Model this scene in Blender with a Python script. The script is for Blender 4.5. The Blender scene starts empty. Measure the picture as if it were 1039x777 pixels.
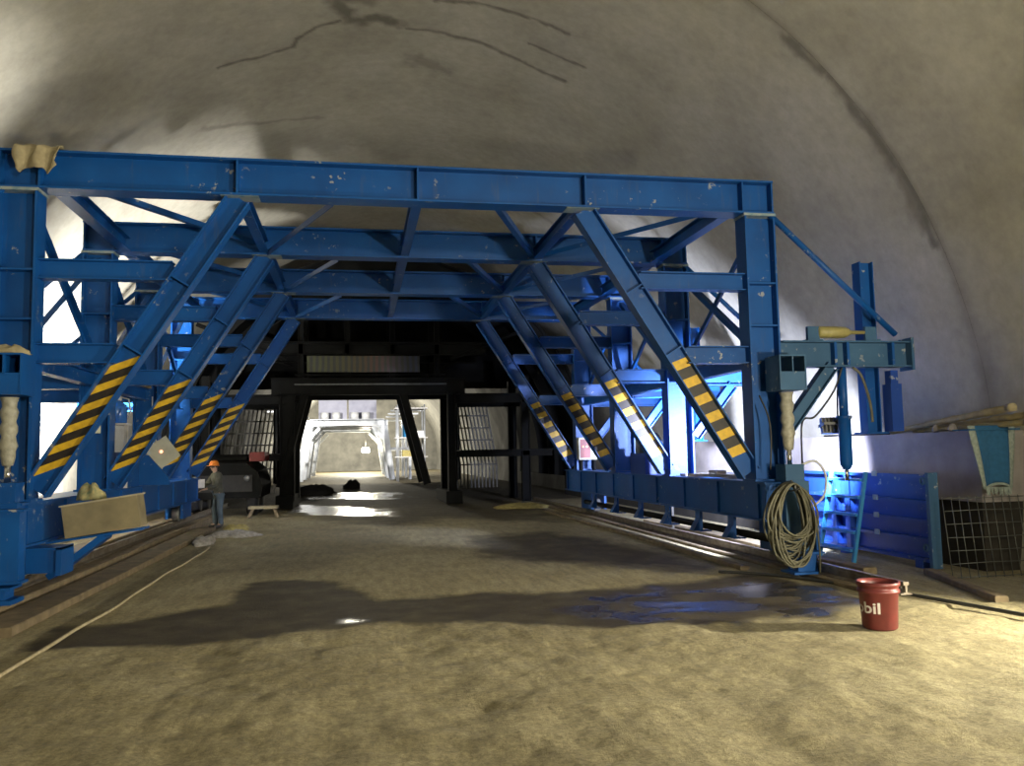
import bpy, math, random
import numpy as np
from mathutils import Vector, Matrix

random.seed(7)
rng = np.random.default_rng(11)
scene = bpy.context.scene
COL = scene.collection
PI = math.pi

# ------------------------------------------------------------------ camera
cam_d = bpy.data.cameras.new('camera')
cam_d.sensor_width = 36.0
cam_d.lens = 845.0 / 1039.0 * 36.0
cam_d.clip_end = 400
cam = bpy.data.objects.new('camera', cam_d)
COL.objects.link(cam)
r_ = (0.98315972, -0.18167474, -0.01978004)
u_ = (0.00411904, -0.08617934, 0.99627113)
w_ = (0.18270193, 0.97957512, 0.08397973)
cam.matrix_world = Matrix(((r_[0], u_[0], -w_[0], 0.0),
                           (r_[1], u_[1], -w_[1], 0.0),
                           (r_[2], u_[2], -w_[2], 1.75),
                           (0, 0, 0, 1)))
scene.camera = cam

# ------------------------------------------------------------------ world
world = bpy.data.worlds.new('tunnel_air')
scene.world = world
world.use_nodes = True
world.node_tree.nodes['Background'].inputs[0].default_value = (0.9, 0.85, 0.7, 1)
world.node_tree.nodes['Background'].inputs[1].default_value = 0.02

vs = scene.view_settings
vs.view_transform = 'Standard'
vs.look = 'None'
vs.gamma = 1.0
vs.use_curve_mapping = False
vs.exposure = 0.08


def spot(name, loc, target, power, color, size=0.15, angle=150, blend=0.5):
    l = bpy.data.lights.new(name, 'SPOT')
    l.energy = power
    l.color = color
    l.shadow_soft_size = size
    l.spot_size = math.radians(angle)
    l.spot_blend = blend
    o = bpy.data.objects.new(name, l)
    COL.objects.link(o)
    o.location = loc
    o.rotation_euler = (Vector(target) - Vector(loc)).to_track_quat('-Z', 'Y').to_euler()
    return o


def point(name, loc, power, color, size=0.15):
    l = bpy.data.lights.new(name, 'POINT')
    l.energy = power
    l.color = color
    l.shadow_soft_size = size
    o = bpy.data.objects.new(name, l)
    COL.objects.link(o)
    o.location = loc
    return o


WARM = (1.0, 0.915, 0.69)
COOL = (0.68, 0.74, 1.0)
WHITE = (1.0, 0.97, 0.92)
# an added fill lamp behind and site floodlights beside the photographer
spot('floodlight_right_wall', (8.2, 6.05, 1.5), (-1.5, 8.6, -1.3), 2000, WARM, 0.10, 98, 0.6)
spot('fill_light_behind_right', (5.5, -6.5, 4.2), (1.5, 6.5, 0.8), 3300, WARM, 0.5, 120, 0.6)  # unseen fill lamp, added to brighten the ground
spot('floodlight_ground', (6.2, 1.0, 1.3), (0.0, 12.0, 6.4), 2500, WARM, 0.2, 112, 0.9)
# lamps inside the trolley
spot('worklight_right', (7.0, 11.65, 1.98), (7.1, 16.0, 0.95), 4500, COOL, 0.10, 108, 0.5)
spot('worklight_right_rear', (6.6, 16.75, 2.0), (9.0, 20.2, 2.8), 1600, COOL, 0.12, 150, 0.6)
spot('worklight_left', (-5.6, 12.1, 1.45), (-6.1, 12.1, 6.0), 4200, WHITE, 0.2, 42, 1.0)
spot('worklight_left_rear', (-5.5, 19.2, 1.6), (-7.2, 20.3, 3.6), 6000, WHITE, 0.12, 150, 0.6)
# lamps far down the tunnel
spot('far_floodlight', (-4.6, 50.0, 5.0), (-0.6, 64.0, 2.2), 6000, WHITE, 0.3, 75, 0.5)
spot('far_floodlight_right', (5.2, 48.0, 4.5), (2.5, 62.0, 3.0), 4500, WHITE, 0.3, 70, 0.5)
point('far_lamp_warm', (0.75, 79.2, 2.3), 2500, (1.0, 0.92, 0.70), 0.4)
point('far_wall_fill', (-0.5, 91.0, 4.5), 12000, (1.0, 0.94, 0.78), 0.4)  # unseen light without a fixture, added to brighten the far wall


# ------------------------------------------------------------------ materials
def nodes_of(name):
    m = bpy.data.materials.new(name)
    m.use_nodes = True
    nt = m.node_tree
    return m, nt, nt.nodes['Principled BSDF']


def N(nt, t, **kw):
    n = nt.nodes.new(t)
    for k, v in kw.items():
        setattr(n, k, v)
    return n


def pos(nt):
    return N(nt, 'ShaderNodeNewGeometry').outputs['Position']


def noise(nt, vec, scale, detail=4, rough=0.55):
    n = N(nt, 'ShaderNodeTexNoise')
    n.inputs['Scale'].default_value = scale
    n.inputs['Detail'].default_value = detail
    n.inputs['Roughness'].default_value = rough
    nt.links.new(vec, n.inputs['Vector'])
    return n.outputs['Fac']


def ramp(nt, fac, stops):
    n = N(nt, 'ShaderNodeValToRGB')
    e = n.color_ramp.elements
    while len(e) < len(stops):
        e.new(0.5)
    for el, (p, c) in zip(e, stops):
        el.position = p
        el.color = (c, c, c, 1) if isinstance(c, (int, float)) else (*c, 1)
    nt.links.new(fac, n.inputs[0])
    return n.outputs[0]


def mix(nt, fac, a, b, mode='MIX'):
    n = N(nt, 'ShaderNodeMix', data_type='RGBA', blend_type=mode)
    if isinstance(fac, (int, float)):
        n.inputs[0].default_value = fac
    else:
        nt.links.new(fac, n.inputs[0])
    for i, v in ((6, a), (7, b)):
        if isinstance(v, (tuple, list)):
            n.inputs[i].default_value = (*v[:3], 1)
        else:
            nt.links.new(v, n.inputs[i])
    return n.outputs[2]


def math_(nt, op, a, b=None):
    n = N(nt, 'ShaderNodeMath', operation=op)
    for i, v in enumerate((a, b)):
        if v is None:
            continue
        if isinstance(v, (int, float)):
            n.inputs[i].default_value = v
        else:
            nt.links.new(v, n.inputs[i])
    return n.outputs[0]


def bump(nt, h, strength, dist, bsdf):
    b = N(nt, 'ShaderNodeBump')
    b.inputs['Strength'].default_value = strength
    b.inputs['Distance'].default_value = dist
    nt.links.new(h, b.inputs['Height'])
    nt.links.new(b.outputs[0], bsdf.inputs['Normal'])


def simple(name, c1, c2=None, scale=6.0, rough=0.6, metal=0.0, bmp=0.0, spec=0.5):
    m, nt, b = nodes_of(name)
    c2 = c2 or tuple(x * 0.7 for x in c1)
    p = pos(nt)
    f = noise(nt, p, scale)
    nt.links.new(ramp(nt, f, [(0.3, c2), (0.7, c1)]), b.inputs['Base Color'])
    b.inputs['Roughness'].default_value = rough
    b.inputs['Metallic'].default_value = metal
    b.inputs['Specular IOR Level'].default_value = spec
    if bmp:
        bump(nt, f, bmp, 0.02, b)
    return m


def emit(name, col, strength):
    m, nt, b = nodes_of(name)
    b.inputs['Base Color'].default_value = (*col, 1)
    b.inputs['Emission Color'].default_value = (*col, 1)
    b.inputs['Emission Strength'].default_value = strength
    return m


M = {}


def make_blue(name, c1, c2, rough):
    m, nt, b = nodes_of(name)
    p = pos(nt)
    base = ramp(nt, noise(nt, p, 1.6, 5), [(0.3, c2), (0.7, c1)])
    streak_map = N(nt, 'ShaderNodeMapping')
    streak_map.inputs['Scale'].default_value = (7, 7, 0.8)
    nt.links.new(p, streak_map.inputs['Vector'])
    dirt = ramp(nt, noise(nt, streak_map.outputs[0], 2.0, 5, 0.65), [(0.58, 0.0), (0.85, 0.4)])
    col = mix(nt, dirt, base, (0.10, 0.105, 0.09))
    # dried concrete splashes
    sp = ramp(nt, noise(nt, p, 9.0, 3, 0.6), [(0.63, 0.0), (0.68, 0.75)])
    area = ramp(nt, noise(nt, p, 0.9, 2), [(0.50, 0.0), (0.6, 1.0)])
    spl = math_(nt, 'MULTIPLY', sp, area)
    col = mix(nt, spl, col, (0.36, 0.37, 0.36))
    nt.links.new(col, b.inputs['Base Color'])
    b.inputs['Roughness'].default_value = rough
    b.inputs['Specular IOR Level'].default_value = 0.3
    bump(nt, noise(nt, p, 14.0, 3), 0.12, 0.01, b)
    return m


M['blue'] = make_blue('blue_paint', (0.005, 0.085, 0.325), (0.004, 0.057, 0.23), 0.45)
M['blue_panel'] = make_blue('blue_panel_paint', (0.014, 0.06, 0.33), (0.010, 0.045, 0.24), 0.45)
M['teal'] = make_blue('worn_teal_paint', (0.05, 0.125, 0.235), (0.03, 0.085, 0.175), 0.55)
M['worn_edge'] = simple('bare_worn_edge', (0.30, 0.33, 0.33), (0.10, 0.20, 0.28), 9, 0.6)
M['yellow'] = simple('hazard_yellow', (0.80, 0.50, 0.02), (0.55, 0.33, 0.02), 12, 0.5)
M['black'] = simple('hazard_black', (0.012, 0.010, 0.010), (0.03, 0.022, 0.016), 12, 0.5)
M['dark_steel'] = simple('darkened_steel', (0.009, 0.0095, 0.009), (0.005, 0.005, 0.005), 2, 0.75, 0.0, 0.0, 0.12)  # tone lowered so the far gantry stays dark under the front floodlights
M['silver'] = simple('galvanised_steel', (0.62, 0.64, 0.66), (0.40, 0.42, 0.44), 2, 0.35, 0.4)
M['grey_steel'] = simple('grey_steel', (0.22, 0.23, 0.23), (0.13, 0.13, 0.13), 8, 0.5, 0.3)
M['rail'] = simple('rail_steel', (0.30, 0.27, 0.22), (0.14, 0.10, 0.07), 7, 0.45, 0.5)
M['chrome'] = simple('chrome_rod', (0.85, 0.87, 0.9), (0.7, 0.72, 0.75), 8, 0.15, 1.0)
M['wrap'] = simple('dusty_plastic_wrap', (0.42, 0.40, 0.32), (0.25, 0.24, 0.19), 14, 0.5, 0, 0.4)
M['timber'] = simple('muddy_timber', (0.26, 0.20, 0.12), (0.13, 0.10, 0.06), 5, 0.85, 0, 0.4)
M['ply'] = simple('dusty_plywood', (0.25, 0.21, 0.12), (0.16, 0.135, 0.08), 4, 0.8, 0, 0.15)
M['ply_top'] = simple('pale_plywood_lid', (0.40, 0.36, 0.25), (0.29, 0.25, 0.17), 4, 0.8, 0, 0.15)  # lid toned paler than the box boards
M['pale_board'] = simple('pale_board', (0.66, 0.64, 0.62), (0.50, 0.48, 0.46), 6, 0.7)
M['cloth_beige'] = simple('dirty_beige_cloth', (0.42, 0.36, 0.22), (0.25, 0.21, 0.13), 8, 0.95, 0, 0.5)
M['cloth_blue'] = simple('blue_towel_cloth', (0.02, 0.10, 0.22), (0.015, 0.08, 0.17), 18, 0.95, 0, 0.4)
M['cloth_fringe'] = simple('grey_towel_fringe', (0.30, 0.34, 0.30), (0.18, 0.22, 0.20), 25, 0.95, 0, 0.6)
M['cloth_white'] = simple('pale_rag_cloth', (0.42, 0.40, 0.37), (0.24, 0.22, 0.20), 14, 0.95, 0, 0.4)
M['cloth_yellow'] = simple('yellowish_rubbish', (0.55, 0.46, 0.16), (0.30, 0.25, 0.09), 14, 0.9, 0, 0.4)
M['red_plastic'] = simple('red_bucket_plastic', (0.17, 0.030, 0.028), (0.12, 0.024, 0.022), 6, 0.42)
M['white_print'] = simple('white_print', (0.75, 0.70, 0.66), (0.62, 0.57, 0.53), 12, 0.5)
M['cable'] = simple('dusty_cable', (0.13, 0.122, 0.075), (0.07, 0.066, 0.042), 8, 0.6)
M['cable_dark'] = simple('black_cable', (0.02, 0.02, 0.022), (0.035, 0.035, 0.03), 8, 0.5)
M['rope'] = simple('pale_rope', (0.50, 0.43, 0.28), (0.34, 0.28, 0.17), 20, 0.9)
M['bamboo'] = simple('old_bamboo', (0.44, 0.36, 0.16), (0.26, 0.21, 0.10), 6, 0.7)
M['paper'] = simple('paper', (0.62, 0.64, 0.52), (0.52, 0.54, 0.44), 5, 0.8)
M['box_grey'] = simple('beige_grey_enamel', (0.36, 0.36, 0.29), (0.28, 0.28, 0.22), 5, 0.5)
M['yellow_steel'] = simple('yellow_jack_paint', (0.36, 0.32, 0.12), (0.24, 0.21, 0.08), 10, 0.5)
M['lamp_body'] = simple('lamp_grey_alloy', (0.25, 0.25, 0.25), (0.17, 0.17, 0.17), 10, 0.4, 0.6)
M['lens'] = emit('lamp_lens', (0.9, 0.93, 1.0), 12)
M['led'] = emit('led_tube', (0.92, 0.95, 1.0), 4)
M['lens_warm'] = emit('lamp_lens_warm', (1.0, 0.93, 0.72), 40)
M['red_led'] = emit('red_pilot_light', (1.0, 0.30, 0.16), 4)
M['green_led'] = emit('green_pilot_light', (0.5, 1.0, 0.6), 2)
M['jug'] = simple('blue_jug_plastic', (0.05, 0.20, 0.62), (0.04, 0.15, 0.5), 4, 0.25)
M['white_plastic'] = simple('white_plastic', (0.75, 0.76, 0.75), (0.6, 0.6, 0.6), 4, 0.4)
M['skin'] = simple('skin', (0.42, 0.26, 0.17), (0.34, 0.20, 0.13), 10, 0.55)
M['jacket'] = simple('camouflage_jacket', (0.085, 0.085, 0.060), (0.035, 0.034, 0.025), 9, 0.95)
M['trousers'] = simple('faded_work_trousers', (0.085, 0.115, 0.135), (0.05, 0.07, 0.085), 5, 0.95)
M['boots'] = simple('dark_boots', (0.03, 0.03, 0.03), (0.05, 0.045, 0.035), 9, 0.7)
M['hair'] = simple('dark_hair', (0.012, 0.011, 0.01), (0.02, 0.018, 0.015), 20, 0.7)
M['helmet'] = simple('orange_helmet', (0.75, 0.22, 0.02), (0.6, 0.17, 0.02), 4, 0.35)
M['red_paint'] = simple('dull_red_paint', (0.22, 0.02, 0.02), (0.14, 0.014, 0.014), 5, 0.5)
M['rubber'] = simple('tyre_rubber', (0.02, 0.02, 0.02), (0.03, 0.028, 0.025), 9, 0.85)
M['wire'] = simple('galvanised_wire', (0.15, 0.16, 0.15), (0.09, 0.095, 0.09), 12, 0.5, 0.5)
M['rebar'] = simple('dusty_rebar', (0.55, 0.54, 0.50), (0.35, 0.33, 0.30), 6, 0.6)
M['bag'] = simple('printed_bag', (0.55, 0.44, 0.20), (0.14, 0.20, 0.12), 16, 0.8)
M['violet_panel'] = simple('pale_violet_sheet', (0.42, 0.42, 0.50), (0.32, 0.32, 0.40), 2, 0.6)
M['dark_earth'] = simple('dark_earth', (0.03, 0.026, 0.02), (0.015, 0.013, 0.010), 3, 0.95, 0, 0.8)
M['cyan_paint'] = simple('cyan_blue_paint', (0.03, 0.24, 0.50), (0.02, 0.18, 0.4), 4, 0.5)


def make_lining():
    m, nt, b = nodes_of('cast_concrete_lining')
    p = pos(nt)
    c = ramp(nt, noise(nt, p, 0.55, 6, 0.6), [(0.30, (0.32, 0.302, 0.245)), (0.55, (0.41, 0.392, 0.325)), (0.75, (0.47, 0.452, 0.385))])
    fine = ramp(nt, noise(nt, p, 5.0, 5, 0.65), [(0.25, 0.80), (0.75, 1.08)])
    c = mix(nt, 1.0, c, fine, 'MULTIPLY')
    st = N(nt, 'ShaderNodeAttribute', attribute_name='stain')
    c = mix(nt, st.outputs['Fac'], c, (0.085, 0.078, 0.062))
    nt.links.new(c, b.inputs['Base Color'])
    b.inputs['Roughness'].default_value = 0.75
    bump(nt, noise(nt, p, 3.0, 6, 0.6), 0.25, 0.03, b)
    return m


M['lining'] = make_lining()
M['shotcrete'] = simple('rough_shotcrete', (0.17, 0.165, 0.145), (0.10, 0.098, 0.088), 1.2, 0.9, 0, 1.0)


def make_kicker():
    m, nt, b = nodes_of('side_wall_concrete')
    p = pos(nt)
    c = ramp(nt, noise(nt, p, 1.4, 6, 0.6), [(0.3, (0.20, 0.18, 0.17)), (0.7, (0.36, 0.33, 0.32))])
    nt.links.new(c, b.inputs['Base Color'])
    b.inputs['Roughness'].default_value = 0.6
    bump(nt, noise(nt, p, 5, 5), 0.25, 0.02, b)
    return m


M['kicker'] = make_kicker()


def make_ground():
    m, nt, b = nodes_of('dirt_floor')
    p = pos(nt)
    c = ramp(nt, noise(nt, p, 0.8, 6, 0.6), [(0.25, (0.31, 0.262, 0.145)), (0.5, (0.42, 0.362, 0.208)), (0.75, (0.49, 0.43, 0.262))])
    fine = ramp(nt, noise(nt, p, 12.0, 8, 0.8), [(0.25, 0.55), (0.7, 1.15)])
    c = mix(nt, 1.0, c, fine, 'MULTIPLY')
    grain = ramp(nt, noise(nt, p, 26.0, 5, 0.7), [(0.38, 0.74), (0.58, 1.06)])
    c = mix(nt, 1.0, c, grain, 'MULTIPLY')
    trk = N(nt, 'ShaderNodeMapping')
    trk.inputs['Scale'].default_value = (5.0, 0.9, 1.0)
    trk.inputs['Rotation'].default_value = (0, 0, 0.18)
    nt.links.new(p, trk.inputs['Vector'])
    c = mix(nt, 1.0, c, ramp(nt, noise(nt, trk.outputs[0], 1.6, 5, 0.65), [(0.35, 0.78), (0.6, 1.10)]), 'MULTIPLY')
    wet = N(nt, 'ShaderNodeAttribute', attribute_name='wet').outputs['Fac']
    water = N(nt, 'ShaderNodeAttribute', attribute_name='water').outputs['Fac']
    wn = math_(nt, 'MULTIPLY', wet, ramp(nt, noise(nt, p, 2.2, 5), [(0.25, 0.78), (0.6, 1.0)]))
    c = mix(nt, wn, c, (0.040, 0.029, 0.013))
    c = mix(nt, water, c, (0.022, 0.018, 0.012))
    nt.links.new(c, b.inputs['Base Color'])
    r = math_(nt, 'SUBTRACT', 0.92, math_(nt, 'MULTIPLY', wn, 0.16))
    r = math_(nt, 'SUBTRACT', r, math_(nt, 'MULTIPLY', water, 0.85))
    r = math_(nt, 'MAXIMUM', r, 0.17)
    nt.links.new(r, b.inputs['Roughness'])
    h = math_(nt, 'ADD', math_(nt, 'MULTIPLY', noise(nt, p, 7.0, 8, 0.75), 0.6), math_(nt, 'MULTIPLY', noise(nt, p, 38.0, 6, 0.75), 0.5))
    dry = math_(nt, 'SUBTRACT', 1.0, math_(nt, 'MULTIPLY', water, 0.86))
    bump(nt, math_(nt, 'MULTIPLY', h, dry), 0.75, 0.06, b)
    return m


M['ground'] = make_ground()


def make_banner():
    m, nt, b = nodes_of('dimmed_banner')
    p = pos(nt)
    sx = N(nt, 'ShaderNodeSeparateXYZ')
    nt.links.new(p, sx.inputs[0])
    f = math_(nt, 'DIVIDE', math_(nt, 'ADD', sx.outputs[0], 1.72), 3.9)
    hue = ramp(nt, f, [(0.1, (0.06, 0.07, 0.02)), (0.45, (0.07, 0.055, 0.02)), (0.6, (0.09, 0.03, 0.025)), (0.9, (0.025, 0.035, 0.08))])  # hues dimmed to match the unlit stretch around the banner
    w = N(nt, 'ShaderNodeTexWave', bands_direction='X')
    w.inputs['Scale'].default_value = 1.6
    w.inputs['Distortion'].default_value = 1.5
    nt.links.new(p, w.inputs[0])
    c = mix(nt, ramp(nt, w.outputs['Fac'], [(0.3, 0.0), (0.7, 0.8)]), (0.025, 0.028, 0.028), hue)
    nt.links.new(c, b.inputs['Base Color'])
    return m


M['banner'] = make_banner()


# ------------------------------------------------------------------ mesh helpers
class MB:
    def __init__(self):
        self.v = []
        self.f = []

    def add(self, vs_, fs_):
        o = len(self.v)
        self.v.extend([tuple(x) for x in vs_])
        self.f.extend([tuple(i + o for i in f) for f in fs_])
        return self

    def box(self, x0, x1, y0, y1, z0, z1):
        return self.add([(x0, y0, z0), (x1, y0, z0), (x1, y1, z0), (x0, y1, z0), (x0, y0, z1), (x1, y0, z1), (x1, y1, z1), (x0, y1, z1)],
                        [(3, 2, 1, 0), (4, 5, 6, 7), (0, 1, 5, 4), (1, 2, 6, 5), (2, 3, 7, 6), (3, 0, 4, 7)])

    def frame_axes(self, p0, p1, n):
        p0, p1, n = Vector(p0), Vector(p1), Vector(n)
        d = (p1 - p0).normalized()
        m = d.cross(n).normalized()      # depth axis
        n = m.cross(d).normalized()      # width axis
        return p0, p1, m, n

    def extrude(self, p0, p1, n, prof):
        """prof: closed list of (a, b): a along depth axis m, b along width axis n"""
        p0, p1, m, n = self.frame_axes(p0, p1, n)
        k = len(prof)
        vs_ = [p0 + m * a + n * b for a, b in prof] + [p1 + m * a + n * b for a, b in prof]
        fs_ = [(i, (i + 1) % k, k + (i + 1) % k, k + i) for i in range(k)]
        fs_.append(tuple(range(k - 1, -1, -1)))
        fs_.append(tuple(range(k, 2 * k)))
        return self.add(vs_, fs_)

    def bar(self, p0, p1, depth, width, n=(0, 1, 0)):
        a, b = depth / 2, width / 2
        return self.extrude(p0, p1, n, [(-a, -b), (a, -b), (a, b), (-a, b)])

    def ibeam(self, p0, p1, depth, width, n=(0, 1, 0), tf=0.025, tw=0.02):
        """flange width along n, depth along d x n"""
        h, b, t = depth / 2, width / 2, tw / 2
        prof = [(-h, -b), (-h, b), (-h + tf, b), (-h + tf, t), (h - tf, t), (h - tf, b), (h, b), (h, -b), (h - tf, -b), (h - tf, -t), (-h + tf, -t), (-h + tf, -b)]
        return self.extrude(p0, p1, n, prof)

    def angle(self, p0, p1, s, t=0.012, n=(0, 1, 0)):
        return self.extrude(p0, p1, n, [(0, 0), (s, 0), (s, t), (t, t), (t, s), (0, s)])

    def tube(self, path, r, n=8, closed=False, caps=True):
        P = [Vector(p) for p in path]
        k = len(P)
        rs = r if isinstance(r, (list, tuple)) else [r] * k
        prev = None
        base = len(self.v)
        for i in range(k):
            if closed:
                t = (P[(i + 1) % k] - P[i - 1]).normalized()
            else:
                t = (P[min(i + 1, k - 1)] - P[max(i - 1, 0)]).normalized()
            if prev is None:
                a = Vector((0, 0, 1)) if abs(t.z) < 0.9 else Vector((1, 0, 0))
                x = t.cross(a).normalized()
            else:
                x = (prev - t * prev.dot(t)).normalized()
            prev = x
            y = t.cross(x)
            for j in range(n):
                q = 2 * PI * j / n
                self.v.append(tuple(P[i] + (x * math.cos(q) + y * math.sin(q)) * rs[i]))
        for i in range(k if closed else k - 1):
            for j in range(n):
                a = base + i * n + j
                b = base + i * n + (j + 1) % n
                c = base + ((i + 1) % k) * n + (j + 1) % n
                d = base + ((i + 1) % k) * n + j
                self.f.append((a, b, c, d))
        if caps and not closed:
            self.f.append(tuple(base + j for j in range(n - 1, -1, -1)))
            self.f.append(tuple(base + (k - 1) * n + j for j in range(n)))
        return self

    def lathe(self, prof, n=24, c=(0, 0, 0)):
        base = len(self.v)
        for r, z in prof:
            for j in range(n):
                q = 2 * PI * j / n
                self.v.append((c[0] + r * math.cos(q), c[1] + r * math.sin(q), c[2] + z))
        for i in range(len(prof) - 1):
            for j in range(n):
                self.f.append((base + i * n + j, base + i * n + (j + 1) % n, base + (i + 1) * n + (j + 1) % n, base + (i + 1) * n + j))
        self.f.append(tuple(base + j for j in range(n - 1, -1, -1)))
        self.f.append(tuple(base + (len(prof) - 1) * n + j for j in range(n)))
        return self

    def xform(self, mat):
        self.v = [tuple(mat @ Vector(v)) for v in self.v]
        return self

    def mesh(self, name, mat=None, smooth=False):
        me = bpy.data.meshes.new(name)
        me.from_pydata(self.v, [], self.f)
        me.validate()
        if mat:
            me.materials.append(M[mat])
        if smooth:
            me.shade_smooth()
        me.update()
        return me

    def build(self, name, mat, parent=None, smooth=False):
        return obj(name, self.mesh(name, mat, smooth), parent)


def obj(name, me, parent=None, loc=None):
    o = bpy.data.objects.new(name, me)
    COL.objects.link(o)
    if parent is not None:
        o.parent = parent
    if loc is not None:
        o.location = loc
    return o


def tag(o, label=None, cat=None, group=None, kind=None):
    if label:
        o['label'] = label
    if cat:
        o['category'] = cat
    if group:
        o['group'] = group
    if kind:
        o['kind'] = kind
    return o


def thing(name, label, cat, loc=(0, 0, 0), group=None):
    o = bpy.data.objects.new(name, None)
    o.empty_display_size = 0.2
    COL.objects.link(o)
    o.location = loc
    return tag(o, label, cat, group)


def local(o):
    """matrix to take world coordinates into o's space (unrotated empties)"""
    return Matrix.Translation(-Vector(o.location))


def vnoise(x, y, seed=0):
    """smooth value noise on arrays"""
    xi = np.floor(x).astype(int)
    yi = np.floor(y).astype(int)
    fx = x - xi
    fy = y - yi
    fx = fx * fx * (3 - 2 * fx)
    fy = fy * fy * (3 - 2 * fy)

    def h(a, b):
        n = (a * 374761393 + b * 668265263 + seed * 974634533) & 0x7fffffff
        n = ((n ^ (n >> 13)) * 1274126177) & 0x7fffffff
        return ((n ^ (n >> 16)) & 0xffff) / 65535.0
    return (h(xi, yi) * (1 - fx) + h(xi + 1, yi) * fx) * (1 - fy) + (h(xi, yi + 1) * (1 - fx) + h(xi + 1, yi + 1) * fx) * fy


def fbm(x, y, seed=0, oct_=4):
    s = 0.0
    a = 0.5
    for i in range(oct_):
        s = s + a * vnoise(x * 2 ** i, y * 2 ** i, seed + i)
        a *= 0.5
    return s / (1 - 0.5 ** oct_)


def poly_sdf(px, py, poly):
    """signed distance to polygon, negative inside"""
    d = np.full(px.shape, 1e9)
    inside = np.zeros(px.shape, bool)
    k = len(poly)
    for i in range(k):
        ax, ay = poly[i]
        bx, by = poly[(i + 1) % k]
        ex, ey = bx - ax, by - ay
        t = np.clip(((px - ax) * ex + (py - ay) * ey) / (ex * ex + ey * ey), 0, 1)
        d = np.minimum(d, np.hypot(px - ax - t * ex, py - ay - t * ey))
        c = (ay > py) != (by > py)
        if ey != 0:
            inside ^= c & (px < (py - ay) / ey * ex + ax)
    return np.where(inside, -d, d)


def line_dist(px, py, pts):
    d = np.full(px.shape, 1e9)
    for (ax, ay), (bx, by) in zip(pts[:-1], pts[1:]):
        ex, ey = bx - ax, by - ay
        t = np.clip(((px - ax) * ex + (py - ay) * ey) / (ex * ex + ey * ey + 1e-9), 0, 1)
        d = np.minimum(d, np.hypot(px - ax - t * ex, py - ay - t * ey))
    return d


def grid_mesh(name, verts, nx, ny, mat, smooth=True, attrs=None):
    idx = np.arange(nx * ny).reshape(ny, nx)
    q = np.stack([idx[:-1, :-1], idx[:-1, 1:], idx[1:, 1:], idx[1:, :-1]], -1).reshape(-1, 4)
    me = bpy.data.meshes.new(name)
    me.vertices.add(len(verts))
    me.vertices.foreach_set('co', np.asarray(verts, np.float32).ravel())
    me.loops.add(q.size)
    me.loops.foreach_set('vertex_index', q.ravel().astype(np.int32))
    me.polygons.add(len(q))
    me.polygons.foreach_set('loop_start', np.arange(0, q.size, 4, dtype=np.int32))
    me.update(calc_edges=True)
    for k, a in (attrs or {}).items():
        at = me.attributes.new(k, 'FLOAT', 'POINT')
        at.data.foreach_set('value', np.asarray(a, np.float32).ravel())
    me.materials.append(M[mat])
    if smooth:
        me.shade_smooth()
    return me


# ------------------------------------------------------------------ floor
RUT = [(1.2, 0.55), (3.1, 0.5)]


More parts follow.
